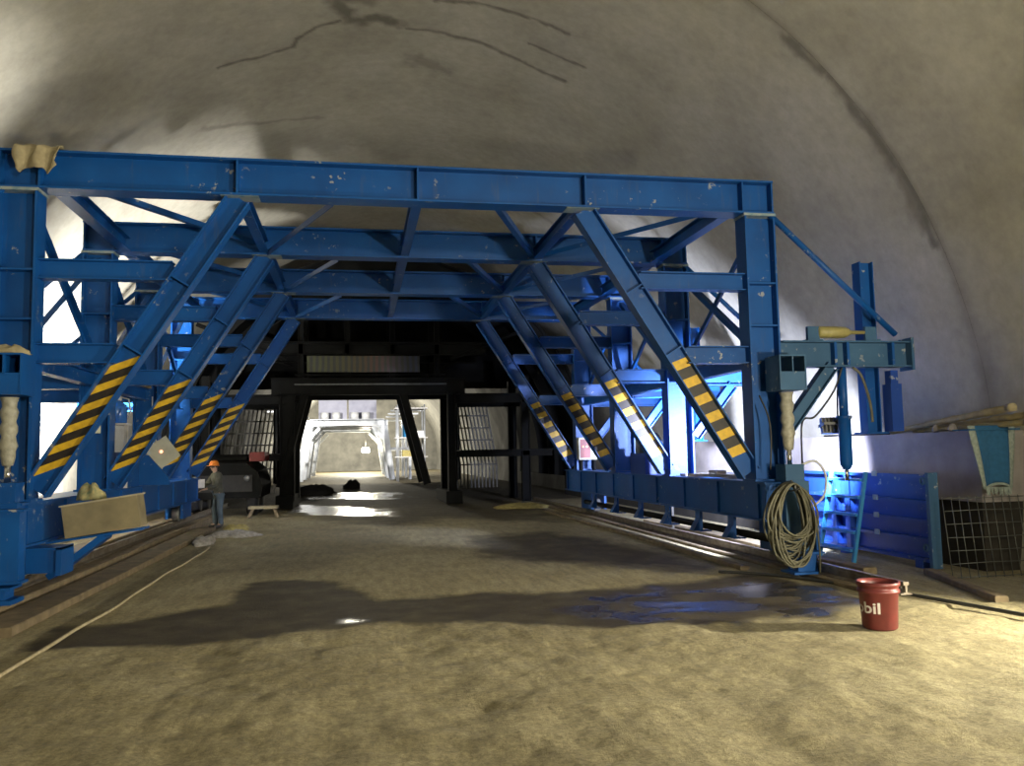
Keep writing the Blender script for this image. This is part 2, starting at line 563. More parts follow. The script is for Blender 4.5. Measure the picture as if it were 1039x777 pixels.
def ground():
    xs = np.concatenate([np.arange(-7.4, 9.45, 0.06)])
    ys = np.concatenate([np.arange(-14, 1.5, 0.5), np.arange(1.5, 13.0, 0.05), np.arange(13.0, 34.0, 0.15), np.arange(34, 131, 1.0)])
    X, Y = np.meshgrid(xs, ys)
    strip = [(-3.09, 8.6), (-2.25, 8.66), (-1.07, 8.63), (0.38, 9.21), (1.57, 8.65), (2.51, 8.28), (3.23, 8.2), (3.88, 8.2), (4.75, 8.3), (5.67, 8.8), (5.71, 10.05), (5.35, 10.99), (4.41, 10.82), (3.45, 10.43), (2.41, 10.44), (1.44, 10.74), (0.2, 10.53), (-0.45, 12.21), (-0.88, 12.54), (-1.54, 12.38), (-1.57, 10.78), (-2.4, 10.02), (-3.1, 9.69)]
    far = [(-3.78, 43.4), (1.83, 43.23), (6.5, 38.41), (6.0, 28.57), (5.01, 20.47), (3.97, 21.6), (2.35, 23.43), (0.87, 20.77), (-0.93, 24.96), (-2.26, 27.77)]
    mid = [(2.19, 17.72), (4.19, 18.06), (5.29, 13.81), (5.44, 11.8), (4.96, 11.42), (3.59, 12.79), (2.19, 13.79)]
    left = [(-2.6, 13.2), (-0.5, 13.6), (0.8, 17.5), (-0.2, 22.0), (-2.4, 21.0), (-1.9, 17.0)]
    n1 = (fbm(X * 1.6, Y * 1.2, 3) - 0.5) * 1.1
    n2 = (fbm(X * 5, Y * 5, 9) - 0.5) * 0.35

    def m(poly, soft, k=1.0):
        return np.clip(0.5 - (poly_sdf(X, Y, poly) + (n1 + n2) * k) / soft, 0, 1)
    wet = m(strip, 0.22, 0.55)
    wet = np.maximum(wet, 0.85 * m(far, 1.2, 1.2))
    wet = np.maximum(wet, 0.9 * m(mid, 0.6, 1.0))
    wet = np.maximum(wet, 0.45 * m(left, 1.2, 1.4))
    wet = np.maximum(wet, np.where(Y > 31, 0.8, 0))
    pool = [(2.6, 8.7), (3.4, 8.25), (4.6, 8.1), (5.5, 8.8), (5.6, 10.0), (5.0, 10.6), (4.3, 10.4), (3.3, 10.0), (2.5, 9.7)]
    pool2 = [(-0.15, 9.22), (0.0, 9.2), (0.05, 9.32), (-0.1, 9.4)]
    wfar = [(-2.76, 33.81), (-1.15, 30.97), (1.19, 28.04), (0.91, 24.9), (-0.67, 25.65), (-2.28, 28.76)]
    water = m(pool, 0.3, 0.9) * np.clip((fbm(X * 1.7, Y * 2.6, 61) - 0.46) * 7, 0.1, 1)
    water = np.maximum(water, 0.9 * m(pool2, 0.2, 0.25))
    water = np.maximum(water, m(wfar, 0.8, 1.5))
    water = np.maximum(water, m([(-2.0, 36), (1.5, 35), (2.0, 41), (-1.8, 42)], 0.8, 2.0))
    # relief: trampled dirt with wheel ruts, flatter in the puddles and under the machine
    z = (fbm(X * 1.1, Y * 1.1, 21) - 0.5) * 0.10 + (fbm(X * 7, Y * 7, 5, 3) - 0.5) * 0.035
    for xc, wd in [(-1.3, 0.30), (0.55, 0.34), (2.3, 0.3)]:
        cc = xc + 0.25 * np.sin(Y * 0.5) + 0.05 * (Y - 5)
        g = np.exp(-((X - cc) / wd) ** 2)
        z = z - 0.03 * g + 0.006 * g * np.sin(Y * 14 + 3 * X)
    keep = np.clip((10.2 - Y) / 2.0, 0.25, 1)
    z = z * keep
    z = z * (1 - 0.85 * wet) - 0.012 * wet
    z = np.where(water > 0.5, -0.012, z)
    side = np.clip((X + 3.4) / 0.4, 0, 1) * np.clip((5.5 - X) / 0.4, 0, 1)
    z = z * np.where(Y > 8.3, side, np.where(X < -2.6, np.clip((X + 3.2) / 0.5, 0, 1), 1.0))
    bk = np.clip((np.hypot(X - 4.94, Y - 7.42) - 0.28) / 0.3, 0, 1)
    z = z * bk
    V = np.stack([X, Y, z], -1).reshape(-1, 3)
    me = grid_mesh('floor', V, len(xs), len(ys), 'ground', True, {'wet': wet, 'water': water})
    o = obj('floor', me)
    tag(o, 'trampled sandy dirt tunnel floor with dark wet patches', kind='structure')
    return o


ground()

# ------------------------------------------------------------------ tunnel lining
AX, AZ, AR = 0.95, 1.45, 8.2


def ring(y0, y1, dth, dy, rad, mat, stains=None):
    th = np.radians(np.arange(-101.0, 101.0 + dth * 0.5, dth))
    ys = np.linspace(y0, y1, max(2, int(round((y1 - y0) / dy)) + 1))
    T, Y = np.meshgrid(th, ys)
    wob = (fbm(T * 5 + 9, Y * 0.7, 31) - 0.5) * (0.05 if mat == 'lining' else 0.35)
    Rr = rad + wob
    V = np.stack([AX + Rr * np.sin(T), Y, AZ + Rr * np.cos(T)], -1).reshape(-1, 3)
    st = np.zeros(T.shape)
    S = T * AR
    if stains:
        nz = (fbm(S * 1.5, Y * 1.5, 5) - 0.5)
        nz2 = (fbm(S * 6, Y * 6, 6) - 0.5)
        for pts, wd, amt in stains:
            L = [(math.radians(a) * AR, y) for a, y in pts]
            d = line_dist(S + nz * 0.25, Y + nz * 0.25, L) + nz2 * wd * 1.6
            st = np.maximum(st, amt * np.clip(1.3 - d / wd, 0, 1))
    # grime along the construction joints
    for yj, side in ((y0, 1), (y1, 1)):
        wj = 0.06 + 0.9 * np.clip(fbm(S * 0.35, Y * 0 + yj, 77) - 0.42, 0, 1)
        g = np.exp(-((Y - yj) / wj) ** 2) * (0.35 + 0.4 * fbm(S * 2, Y * 3, 12))
        st = np.maximum(st, g * 0.75)
    big = np.clip((fbm(S * 0.4 + 3, Y * 0.35, 44) - 0.52) * 3, 0, 1) * 0.22
    st = np.maximum(st, big)
    return grid_mesh('lining_ring', V, len(th), len(ys), mat, True, {'stain': st})


STAINS = [
    ([(-24.7, 15.46), (-19.6, 15.58), (-14.5, 15.45), (-14.0, 15.17), (-10.5, 14.76), (-8.6, 14.64)], 0.05, 0.8),
    ([(-9.2, 14.0), (-8.2, 14.3), (-7.0, 14.7), (-5.5, 14.75), (-3.8, 14.6), (-1.8, 14.73)], 0.16, 0.75),
    ([(-7.9, 13.9), (-5.5, 14.0)], 0.2, 0.6),
    ([(-0.5, 14.89), (4.7, 14.95), (10.1, 15.1), (15.8, 15.29), (22.8, 15.47)], 0.055, 0.75),
    ([(2.7, 13.89), (7.5, 13.83), (12.4, 13.81), (15.9, 13.77), (19.6, 13.78)], 0.05, 0.75),
    ([(15.9, 14.61), (19.0, 14.66), (24.1, 14.69)], 0.05, 0.75),
    ([(1.3, 16.13), (5.0, 16.43)], 0.3, 0.45),
    ([(40, 10.78), (49.7, 10.76), (54.0, 10.76), (60.1, 10.76), (66, 10.74)], 0.13, 0.7),
    ([(52.0, 10.72), (56, 10.8), (60.1, 10.86), (64, 10.8)], 0.17, 0.55),
    ([(-30, 17.6), (-20, 18.6), (-12, 18.9)], 0.10, 0.45),
]
ceil = obj('ceiling', ring(10.7, 22.7, 0.3, 0.05, AR, 'lining', STAINS))
tag(ceil, 'vaulted grey concrete tunnel lining with cracks and stains', kind='structure')
for (y0, y1, dth, dy, rad, mt) in [(-13.3, -1.3, 2.0, 0.5, AR + 0.015, 'lining'), (-1.3, 10.7, 0.7, 0.1, AR + 0.002, 'lining'),
                                   (22.7, 34.7, 1.0, 0.25, AR + 0.02, 'lining'), (34.7, 58, 1.5, 0.5, AR + 0.4, 'shotcrete'), (58, 130, 2.0, 1.0, AR + 0.4, 'shotcrete')]:
    obj('lining_ring', ring(y0, y1, dth, dy, rad, mt), ceil)
mb = MB()
mb.box(-8.5, 10.5, 102, 102.7, -0.5, 10.5)
tag(mb.build('wall_far', 'shotcrete'), 'rough tunnel face at the far end', kind='structure')

# low concrete side walls along the tunnel
mb = MB()
mb.box(8.42, 9.25, 10.15, 34.0, 0.95, 1.93)
o = mb.build('wall_right', 'kicker')
tag(o, 'low grey concrete side wall at the right of the trolley', kind='structure')
mb = MB()
mb.box(8.5, 9.2, 10.25, 34.0, 0.0, 0.95)
mb.build('wall_footing', 'dark_earth', o)
mb = MB()
mb.box(-7.35, -6.5, 8.0, 34.0, 0.0, 0.95)
tag(mb.build('wall_left', 'kicker'), 'low grey concrete side wall at the left of the trolley', kind='structure')

# ------------------------------------------------------------------ tracks
def rail_profile():
    return [(-0.07, 0), (0.07, 0), (0.07, 0.012), (0.012, 0.03), (0.012, 0.10), (0.035, 0.11), (0.035, 0.145), (-0.035, 0.145), (-0.035, 0.11), (-0.012, 0.10), (-0.012, 0.03), (-0.07, 0.012)]


def rail(xc, y0, y1, z0, label):
    t = MB()
    k = rail_profile()
    n = len(k)
    vs_ = [(xc + a, y0, z0 + b) for a, b in k] + [(xc + a, y1, z0 + b) for a, b in k]
    t.add(vs_, [(i, (i + 1) % n, n + (i + 1) % n, n + i) for i in range(n)] + [tuple(range(n - 1, -1, -1)), tuple(range(n, 2 * n))])
    return tag(t.build('steel_rail', 'rail'), label, 'rail', 'rails under the trolley')


RX, LX = 6.12, -4.25
rail(RX, 8.65, 29.0, 0.06, 'steel rail running under the right side of the blue trolley')
rail(LX, 9.9, 29.0, 0.16, 'steel rail running under the left side of the blue trolley')


def timber(label, x0, x1, y0, y1, z0, z1, rz=0.0, mat='timber', name='timber_beam'):
    t = MB()
    w, l, h = (x1 - x0), (y1 - y0), (z1 - z0)
    k = 9
    for i in range(k):      # slightly bowed beam made of short lengths
        pass
    vs_, fs_ = [], []
    for i in range(k):
        s = i / (k - 1)
        yy = -l / 2 + l * s
        dx = 0.012 * math.sin(s * 5 + x0 * 7)
        dz = 0.008 * math.sin(s * 7 + y0)
        c = 0.012
        prof = [(-w / 2 + c, 0), (w / 2 - c, 0), (w / 2, c), (w / 2, h - c), (w / 2 - c, h), (-w / 2 + c, h), (-w / 2, h - c), (-w / 2, c)]
        vs_ += [(a + dx, yy, b + (dz if b > h / 2 else 0)) for a, b in prof]
    n = 8
    for i in range(k - 1):
        for j in range(n):
            fs_.append((i * n + j, i * n + (j + 1) % n, (i + 1) * n + (j + 1) % n, (i + 1) * n + j))
    fs_.append(tuple(range(n - 1, -1, -1)))
    fs_.append(tuple((k - 1) * n + j for j in range(n)))
    t.add(vs_, fs_)
    o = t.build(name, mat)
    o.location = ((x0 + x1) / 2, (y0 + y1) / 2, z0)
    o.rotation_euler.z = rz
    return tag(o, label, 'timber')


timber('wide timber sleeper plank under the right rail beside the red bucket', 5.95, 6.35, 9.1, 29.0, 0.0, 0.06)
timber('long timber kerb lying between the trolley rail and the blue formwork panel', 6.8, 7.0, 10.5, 19.5, 0.0, 0.10)
timber('narrow timber lying in front of the wire mesh panel', 7.2, 7.34, 8.1, 10.3, 0.0, 0.08, -0.32)
timber('muddy timber sleeper under the left rail', -4.5, -3.95, 9.5, 26.0, 0.0, 0.16)
timber('flat muddy timber inside the left rail', -3.86, -3.42, 9.35, 21.6, 0.0, 0.10)
timber('thin muddy timber outermost beside the left rail', -5.2, -4.75, 10.2, 26.0, 0.0, 0.2)
timber('dark low beam lying on the dirt inside the right rail', 5.42, 5.56, 11.4, 24.5, 0.0, 0.07)

# light rope / hose along the left track
pts = []
for i in range(40):
    y = 6.2 + i * 0.29
    pts.append((-2.86 + 0.02 * math.sin(y * 1.3) + 0.012 * math.sin(y * 3.1), y, 0.022))
tag(MB().tube(pts, 0.018, 6).build('ground_rope', 'rope', smooth=True), 'pale rope stretched along the dirt floor by the left track', 'rope')

# black hose lying by the bucket
pts = []
for i in range(60):
    s = i / 59
    x = 5.25 + 1.35 * math.sin(s * 2.2) * 0.5 + s * 1.1 - 0.35
    y = 11.2 - 4.0 * s + 0.35 * math.sin(s * 6)
    pts.append((x + 0.1, y, 0.03))
tag(MB().tube(pts, 0.022, 6).build('ground_hose', 'cable_dark', smooth=True), 'black hose curving over the puddle behind the red bucket', 'hose')

# ------------------------------------------------------------------ the blue lining trolley
CXT = 0.82
FY = [11.2, 14.48, 17.76, 21.04]
troll = thing('lining_trolley', 'large blue steel lining trolley gantry with hazard-striped braces spanning the tunnel', 'gantry', (CXT, FY[0], 0.0))


def tpart(name, m, mat, parent=None, smooth=False):
    """part of the trolley from world-space geometry"""
    m.xform(local(troll))
    return m.build(name, mat, parent or troll, smooth)


def share(o, parent, dy=0.0):
    c = o.copy()
    COL.objects.link(c)
    c.parent = parent
    c.location = (o.location.x, o.location.y + dy, o.location.z)
    return c


def mirx(x):
    return 2 * CXT - x


frame_parts = []          # (object, [children]) of the front portal, to be copied to the others
Y0 = FY[0]


def reg(o, *kids):
    frame_parts.append((o, list(kids)))
    return o


# top beam
beam = tpart('portal_beam', MB().ibeam((mirx(6.02), Y0, 5.415), (6.02, Y0, 5.415), 0.49, 0.32, tf=0.028, tw=0.022), 'blue')
kids = []
for x in (-4.36, -3.90, -1.53, 0.82, 3.17, 5.54, 6.0):
    kids.append(tpart('stiffener', MB().box(x - 0.012, x + 0.012, Y0 - 0.15, Y0 - 0.011, 5.20, 5.63), 'blue', beam))
reg(beam, *kids)
# columns
for s in (-1, 1):
    xc = 5.785 if s > 0 else mirx(5.785)
    col = tpart('column', MB().ibeam((xc, Y0, 1.28), (xc, Y0, 5.17), 0.47, 0.32, tf=0.028, tw=0.022), 'blue')
    kk = []
    for z in (4.14, 3.52):
        kk.append(tpart('splice_plate', MB().box(xc - 0.205, xc + 0.205, Y0 - 0.15, Y0 - 0.011, z - 0.012, z + 0.012), 'blue', col))
    kk.append(tpart('cap_plate', MB().box(xc - 0.25, xc + 0.25, Y0 - 0.17, Y0 + 0.17, 5.13, 5.168), 'worn_edge', col))
    kk.append(tpart('base_plate', MB().box(xc - 0.27, xc + 0.27, Y0 - 0.2, Y0 + 0.2, 1.281, 1.31), 'blue', col))
    reg(col, *kk)
# diagonal braces with hazard stripes
for s in (-1, 1):
    pt = Vector((CXT + s * 2.33, Y0, 5.16))
    pb = Vector((CXT + s * 4.70, Y0, 1.40))
    br = tpart('diagonal_brace', MB().ibeam(pt, pb, 0.30, 0.22, tf=0.02, tw=0.02), 'blue')
    kk = []
    d = (pb - pt).normalized()
    m_ = Vector((0, 1, 0)).cross(d).normalized()
    L = (pb - pt).length
    hd = 0.128
    sd = Vector((1, 0, 0.38)).normalized()
    tcoef = sd.dot(d) / sd.dot(m_)     # shift along d for a unit step along m
    per = 0.295
    s_start = L - 0.30 - 5.5 * per
    for i in range(11):
        a0 = s_start + i * per / 2
        a1 = a0 + per / 2
        if i % 2 == 0:
            a0, a1 = a0 + 0.004, a1 - 0.004
        else:
            a0, a1 = a0 - 0.004, a1 + 0.004
        yy0, yy1 = Y0 - 0.018, Y0 - 0.0105
        cs = []
        for (a, h) in ((a0, -hd), (a1, -hd), (a1, hd), (a0, hd)):
            q = pt + d * (a + tcoef * h) + m_ * h
            cs.append(q)
        v = [(c.x, yy0, c.z) for c in cs] + [(c.x, yy1, c.z) for c in cs]
        kk.append(tpart('yellow_stripe' if i % 2 == 0 else 'black_stripe',
                        MB().add(v, [(0, 1, 2, 3), (7, 6, 5, 4), (0, 4, 5, 1), (1, 5, 6, 2), (2, 6, 7, 3), (3, 7, 4, 0)]),
                        'yellow' if i % 2 == 0 else 'black', br))
    for f in (0.30, 0.535):
        q = pt + d * (L * f)
        kk.append(tpart('splice_plate', MB().bar(q - m_ * 0.13 + Vector((0, -0.055, 0)), q + m_ * 0.13 + Vector((0, -0.055, 0)), 0.02, 0.09), 'blue', br))
    kk.append(tpart('gusset_plate', MB().bar(pt - d * 0.02 + Vector((-0.24, 0, 0)), pt - d * 0.02 + Vector((0.24, 0, 0)), 0.025, 0.26), 'worn_edge', br))
    reg(br, *kk)
    # struts between column and brace
    for (z, h) in ((4.165, 0.25), (3.10, 0.25)):
        xb = CXT + s * (2.33 + (5.16 - z) / 3.76 * 2.37)
        xa = CXT + s * 4.73
        reg(tpart('strut', MB().ibeam((xa, Y0, z), (xb + s * 0.185, Y0, z), h, 0.2, tf=0.018, tw=0.016), 'blue'))

for fy in FY[1:]:
    for o, ks in frame_parts:
        c = share(o, troll, fy - Y0)
        for k in ks:
            kc = k.copy()
            COL.objects.link(kc)
            kc.parent = c

# longitudinal purlins, plan bracing, column bracing
for i in range(3):
    ya, yb = FY[i] + 0.17, FY[i + 1] - 0.17
    for x in (-1.53, CXT, 3.17):
        tpart('purlin', MB().ibeam((x, ya, 5.30), (x, yb, 5.30), 0.2, 0.14, n=(1, 0, 0), tf=0.014, tw=0.012), 'blue')
    for s in (-1, 1):
        tpart('eaves_purlin', MB().ibeam((CXT + s * 4.55, ya, 5.28), (CXT + s * 4.55, yb, 5.28), 0.22, 0.18, n=(1, 0, 0), tf=0.016, tw=0.014), 'blue')
        # plan braces
        tpart('plan_brace', MB().angle((CXT + s * 1.15, ya, 5.24), (CXT + s * 2.30, yb, 5.24), 0.09, 0.014), 'blue')
        tpart('plan_brace', MB().angle((CXT + s * 4.40, ya, 5.33), (CXT + s * 2.5, yb, 5.33), 0.08, 0.014), 'blue')
        # column bracing in the side bays
        xc = CXT + s * 4.965
        tpart('side_rail', MB().ibeam((xc, ya, 3.05), (xc, yb, 3.05), 0.22, 0.16, n=(1, 0, 0), tf=0.014, tw=0.012), 'blue')
        tpart('cross_brace', MB().angle((xc - 0.03, ya, 3.25), (xc - 0.03, yb, 5.05), 0.09, 0.014, n=(1, 0, 0)), 'blue')
        tpart('cross_brace', MB().angle((xc + 0.03, ya, 5.05), (xc + 0.03, yb, 3.25), 0.09, 0.014, n=(1, 0, 0)), 'blue')
        if i == 1 and s > 0:
            tpart('cross_brace', MB().angle((xc - 0.03, ya, 1.5), (xc - 0.03, yb, 2.9), 0.09, 0.014, n=(1, 0, 0)), 'blue')

# base beams and bogies
for s in (-1, 1):
    xi, xo = CXT + s * 4.70, CXT + s * 5.36
    xl, xh = min(xi, xo), max(xi, xo)
    xm = (xl + xh) / 2
    zt, zb = 1.28, 0.74
    bb = MB()
    bb.box(xl, xh, 10.75, 22.1, zt - 0.03, zt)
    bb.box(xl, xh, 10.75, 22.1, zb, zb + 0.03)
    bb.box(xl + 0.05, xl + 0.075, 10.75, 22.1, zb + 0.03, zt - 0.03)
    bb.box(xh - 0.075, xh - 0.05, 10.75, 22.1, zb + 0.03, zt - 0.03)
    bb.box(xl + 0.02, xh - 0.02, 10.755, 10.775, zb + 0.03, zt - 0.03)
    bo = tpart('base_beam', bb, 'blue')
    xs_ = xl + 0.045 if s > 0 else xh - 0.045
    for k in range(9):
        y = 11.0 + k * 1.36
        tpart('stiffener', MB().box(xs_ - 0.03, xs_ + 0.03, y - 0.01, y + 0.01, zb + 0.031, zt - 0.031), 'blue', bo)
    rx = RX if s > 0 else LX
    zr = 0.06 + 0.145 if s > 0 else 0.16 + 0.145
    for yb_ in (11.25, 21.4):
        bg = tpart('bogie_frame', MB().box(rx - 0.2, rx - 0.14, yb_ - 0.5, yb_ + 0.5, zr + 0.06, zb).box(rx + 0.14, rx + 0.2, yb_ - 0.5, yb_ + 0.5, zr + 0.06, zb).box(rx - 0.2, rx + 0.2, yb_ - 0.5, yb_ + 0.5, zb - 0.03, zb - 0.001), 'blue')
        for dy in (-0.28, 0.28):
            w = MB().lathe([(0.16, -0.07), (0.16, 0.07), (0.19, 0.072), (0.19, 0.10)], 20)
            w.xform(Matrix.Translation((rx, yb_ + dy, zr + 0.162)) @ Matrix.Rotation(PI / 2 * (1 if s < 0 else -1), 4, 'Y'))
            tpart('wheel', w, 'grey_steel', bg, True)

# hangers and the pipe they carry below the right base beam
for y in (11.95, 13.2, 14.6, 16.1, 17.7, 19.4):
    hb = MB().box(5.56, 5.60, y - 0.10, y + 0.10, 0.42, 0.74).box(5.56, 5.76, y - 0.10, y + 0.10, 0.40, 0.42)
    hb.add([(5.44, y - 0.09, 0.42), (5.56, y - 0.09, 0.42), (5.56, y - 0.09, 0.62), (5.44, y + 0.09, 0.42), (5.56, y + 0.09, 0.42), (5.56, y + 0.09, 0.62)],
           [(0, 1, 2), (5, 4, 3), (0, 3, 4, 1), (1, 4, 5, 2), (2, 5, 3, 0)])
    tpart('hanger_bracket', hb, 'blue')
tpart('service_pipe', MB().tube([(5.68, 11.0, 0.49), (5.68, 20.6, 0.49)], 0.055, 10), 'dark_steel', smooth=True)

# front supports: square tube end, wrapped screw jack, socket and leg
def front_support(s):
    x = CXT + s * 5.13 if s > 0 else -4.07
    y = 10.82
    zb = 2.53
    # hollow box with two cells
    b = MB()
    w, h, t = 0.20, 0.245, 0.02
    zc = zb + h + 0.02
    b.box(x - w, x + w, y - 0.22, y + 0.2, zc - h, zc - h + t).box(x - w, x + w, y - 0.22, y + 0.2, zc + h - t, zc + h)
    b.box(x - w, x - w + t, y - 0.22, y + 0.2, zc - h + t, zc + h - t).box(x + w - t, x + w, y - 0.22, y + 0.2, zc - h + t, zc + h - t)
    b.box(x - 0.008, x + 0.008, y - 0.22, y + 0.2, zc, zc + h - t)
    b.box(x - w + t, x + w - t, y - 0.22, y + 0.2, zc - 0.01, zc + 0.01)
    b.box(x - w + t, x + w - t, y + 0.16, y + 0.2, zc + 0.01, zc + h - t)
    b.box(x - w + t, x + w - t, y - 0.21, y - 0.19, zc - h + t, zc - 0.01)
    so = tpart('outrigger_socket', b, 'teal' if s > 0 else 'blue')
    # wrapped jack
    prof = []
    zz = 1.72
    k = 14
    for i in range(k + 1):
        prof.append((0.088 + 0.014 * math.sin(i * 1.9) - 0.03 * (i < 2), zz + (zb - zz) * i / k))
    tpart('jack_cylinder', MB().lathe(prof, 14, (x, y, 0)), 'wrap', smooth=True)
    tpart('jack_rod', MB().lathe([(0.036, 1.50), (0.036, 1.74)], 12, (x, y, 0)), 'chrome', smooth=True)
    # lower socket and leg
    b = MB()
    b.box(x - 0.14, x + 0.14, y - 0.14, y + 0.14, 1.29, 1.52)
    b.box(x - 0.18, x + 0.18, y - 0.18, y - 0.08, 0.32, 1.29)
    b.box(x - 0.18, x + 0.18, y - 0.08, y - 0.066, 0.32, 1.28)
    tpart('jack_socket', b, 'teal' if s > 0 else 'blue')
    b = MB()
    b.box(x - 0.14, x + 0.14, y - 0.36, y - 0.085, 0.21 if s < 0 else 0.08, 0.322)
    b.box(x - 0.22, x + 0.22, y - 0.42, y - 0.07, 0.322, 0.35)
    b.box(x - 0.24, x + 0.24, y - 0.44, y - 0.06, 0.16 if s < 0 else 0.06, 0.21 if s < 0 else 0.09)
    tpart('foot', b, 'blue')


front_support(1)
front_support(-1)
# extra blocks at the end of the left base beam
tpart('end_box', MB().box(-4.5, -3.78, 10.42, 10.62, 0.42, 1.20).box(-4.55, -3.72, 10.38, 10.62, 1.20, 1.225).box(-4.55, -3.74, 10.40, 10.62, 0.39, 0.42), 'blue')
tpart('side_bracket', MB().box(-3.84, -3.50, 10.80, 11.15, 0.45, 0.72).box(-3.50, -3.44, 10.76, 11.2, 0.42, 0.75).box(-3.88, -3.44, 10.76, 11.2, 0.72, 0.745), 'blue')
for y in (11.58, 11.86):
    tpart('box_bracket', MB().add([(-3.88, y - 0.03, 0.72), (-2.72, y - 0.03, 0.86), (-2.72, y - 0.03, 0.885), (-3.88, y - 0.03, 0.745),
                                   (-3.88, y + 0.03, 0.72), (-2.72, y + 0.03, 0.86), (-2.72, y + 0.03, 0.885), (-3.88, y + 0.03, 0.745)],
          [(0, 1, 2, 3), (7, 6, 5, 4), (0, 4, 5, 1), (1, 5, 6, 2), (2, 6, 7, 3), (3, 7, 4, 0)]), 'blue')
tpart('bracket_stay', MB().bar((-3.86, 11.72, 0.30), (-3.2, 11.72, 0.80), 0.08, 0.3), 'blue')
# tripod base plates seen at the third left column
tpart('anchor_plate', MB().add([(-4.3, 16.6, 1.29), (-3.45, 16.6, 1.29), (-3.5, 16.6, 1.45), (-3.85, 16.6, 1.85), (-4.3, 16.6, 1.85), (-4.3, 16.66, 1.29), (-3.45, 16.66, 1.29), (-3.5, 16.66, 1.45), (-3.85, 16.66, 1.85), (-4.3, 16.66, 1.85)], [(0, 1, 2, 3, 4), (9, 8, 7, 6, 5), (0, 5, 6, 1), (1, 6, 7, 2), (2, 7, 8, 3), (3, 8, 9, 4), (4, 9, 5, 0)]), 'blue')
tpart('panel_plate', MB().box(-4.02, -3.98, 14.75, 16.5, 1.281, 1.9), 'blue')

# side arms with tie rods, struts and posts
for i, fy in enumerate(FY):
    for s in (-1, 1):
        ya = fy - 0.12
        P = lambda dx: CXT + s * dx
        tpart('side_arm', MB().ibeam((P(5.2), ya, 3.10), (P(7.25), ya, 3.10), 0.38, 0.24, tf=0.022, tw=0.02), 'teal' if i == 0 else 'blue')
        tpart('tie_rod', MB().tube([(P(5.14), ya, 5.16), (P(7.08), ya, 3.40)], 0.045, 8), 'blue', smooth=True)
        if s > 0 or i == 0:
            tpart('arm_strut', MB().ibeam((P(6.0), ya, 2.93), (P(5.24), ya, 2.0), 0.18, 0.16, tf=0.016, tw=0.014), 'teal' if i == 0 else 'blue')
        if i in (0, 2) and s > 0:
            pc = tpart('side_post', MB().ibeam((P(6.78), ya + 0.27, 1.96 if s > 0 else 1.0), (P(6.78), ya + 0.27, 4.54), 0.23, 0.2, tf=0.018, tw=0.016), 'blue')
            tpart('post_plate', MB().box(P(6.78) - 0.18, P(6.78) + 0.18, ya + 0.1, ya + 0.44, 1.931 if s > 0 else 0.951, 1.959 if s > 0 else 0.99), 'blue', pc)
        if i == 0:
            ap = tpart('arm_end_plate', MB().box(P(7.25) - 0.02, P(7.25) + 0.02, ya - 0.15, ya + 0.15, 2.86, 3.34), 'teal')
            for dx in (6.02, 6.22, 6.95):
                tpart('arm_stiffener', MB().box(P(dx) - 0.02, P(dx) + 0.02, ya - 0.12, ya - 0.011, 2.93, 3.27), 'blue', ap)
            tpart('hanging_post', MB().tube([(P(6.17), ya, 2.91), (P(6.17), ya, 2.15)], 0.065, 10), 'blue', smooth=True)
            hp = tpart('hanging_jack', MB().lathe([(0.05, 1.42), (0.09, 1.5), (0.09, 2.15), (0.11, 2.16), (0.11, 2.2)], 12, (P(6.17), ya, 0)), 'blue', smooth=True)
            tpart('jack_tip', MB().lathe([(0.03, 1.26), (0.03, 1.44)], 10, (P(6.17), ya, 0)), 'chrome', hp, True)
# post cluster by the side post
tpart('side_post_jack', MB().box(7.72, 7.90, 11.0, 11.2, 1.96, 2.66).box(7.75, 7.87, 11.03, 11.17, 2.66, 2.86), 'blue_panel')
# yellow turnbuckle on the front right arm
yj = tpart('turnbuckle', MB().lathe([(0.06, 0), (0.085, 0.02), (0.085, 0.42), (0.05, 0.5), (0.03, 0.52), (0.024, 0.82)], 14).xform(Matrix.Translation((6.60, 11.02, 3.42)) @ Matrix.Rotation(PI / 2, 4, 'Y')), 'yellow_steel', smooth=True)
for x in (6.52, 7.44):
    tpart('turnbuckle_lug', MB().box(x - 0.09, x + 0.09, 10.99, 11.05, 3.285, 3.50).box(x - 0.12, x + 0.12, 10.94, 11.10, 3.29, 3.31), 'teal', yj)

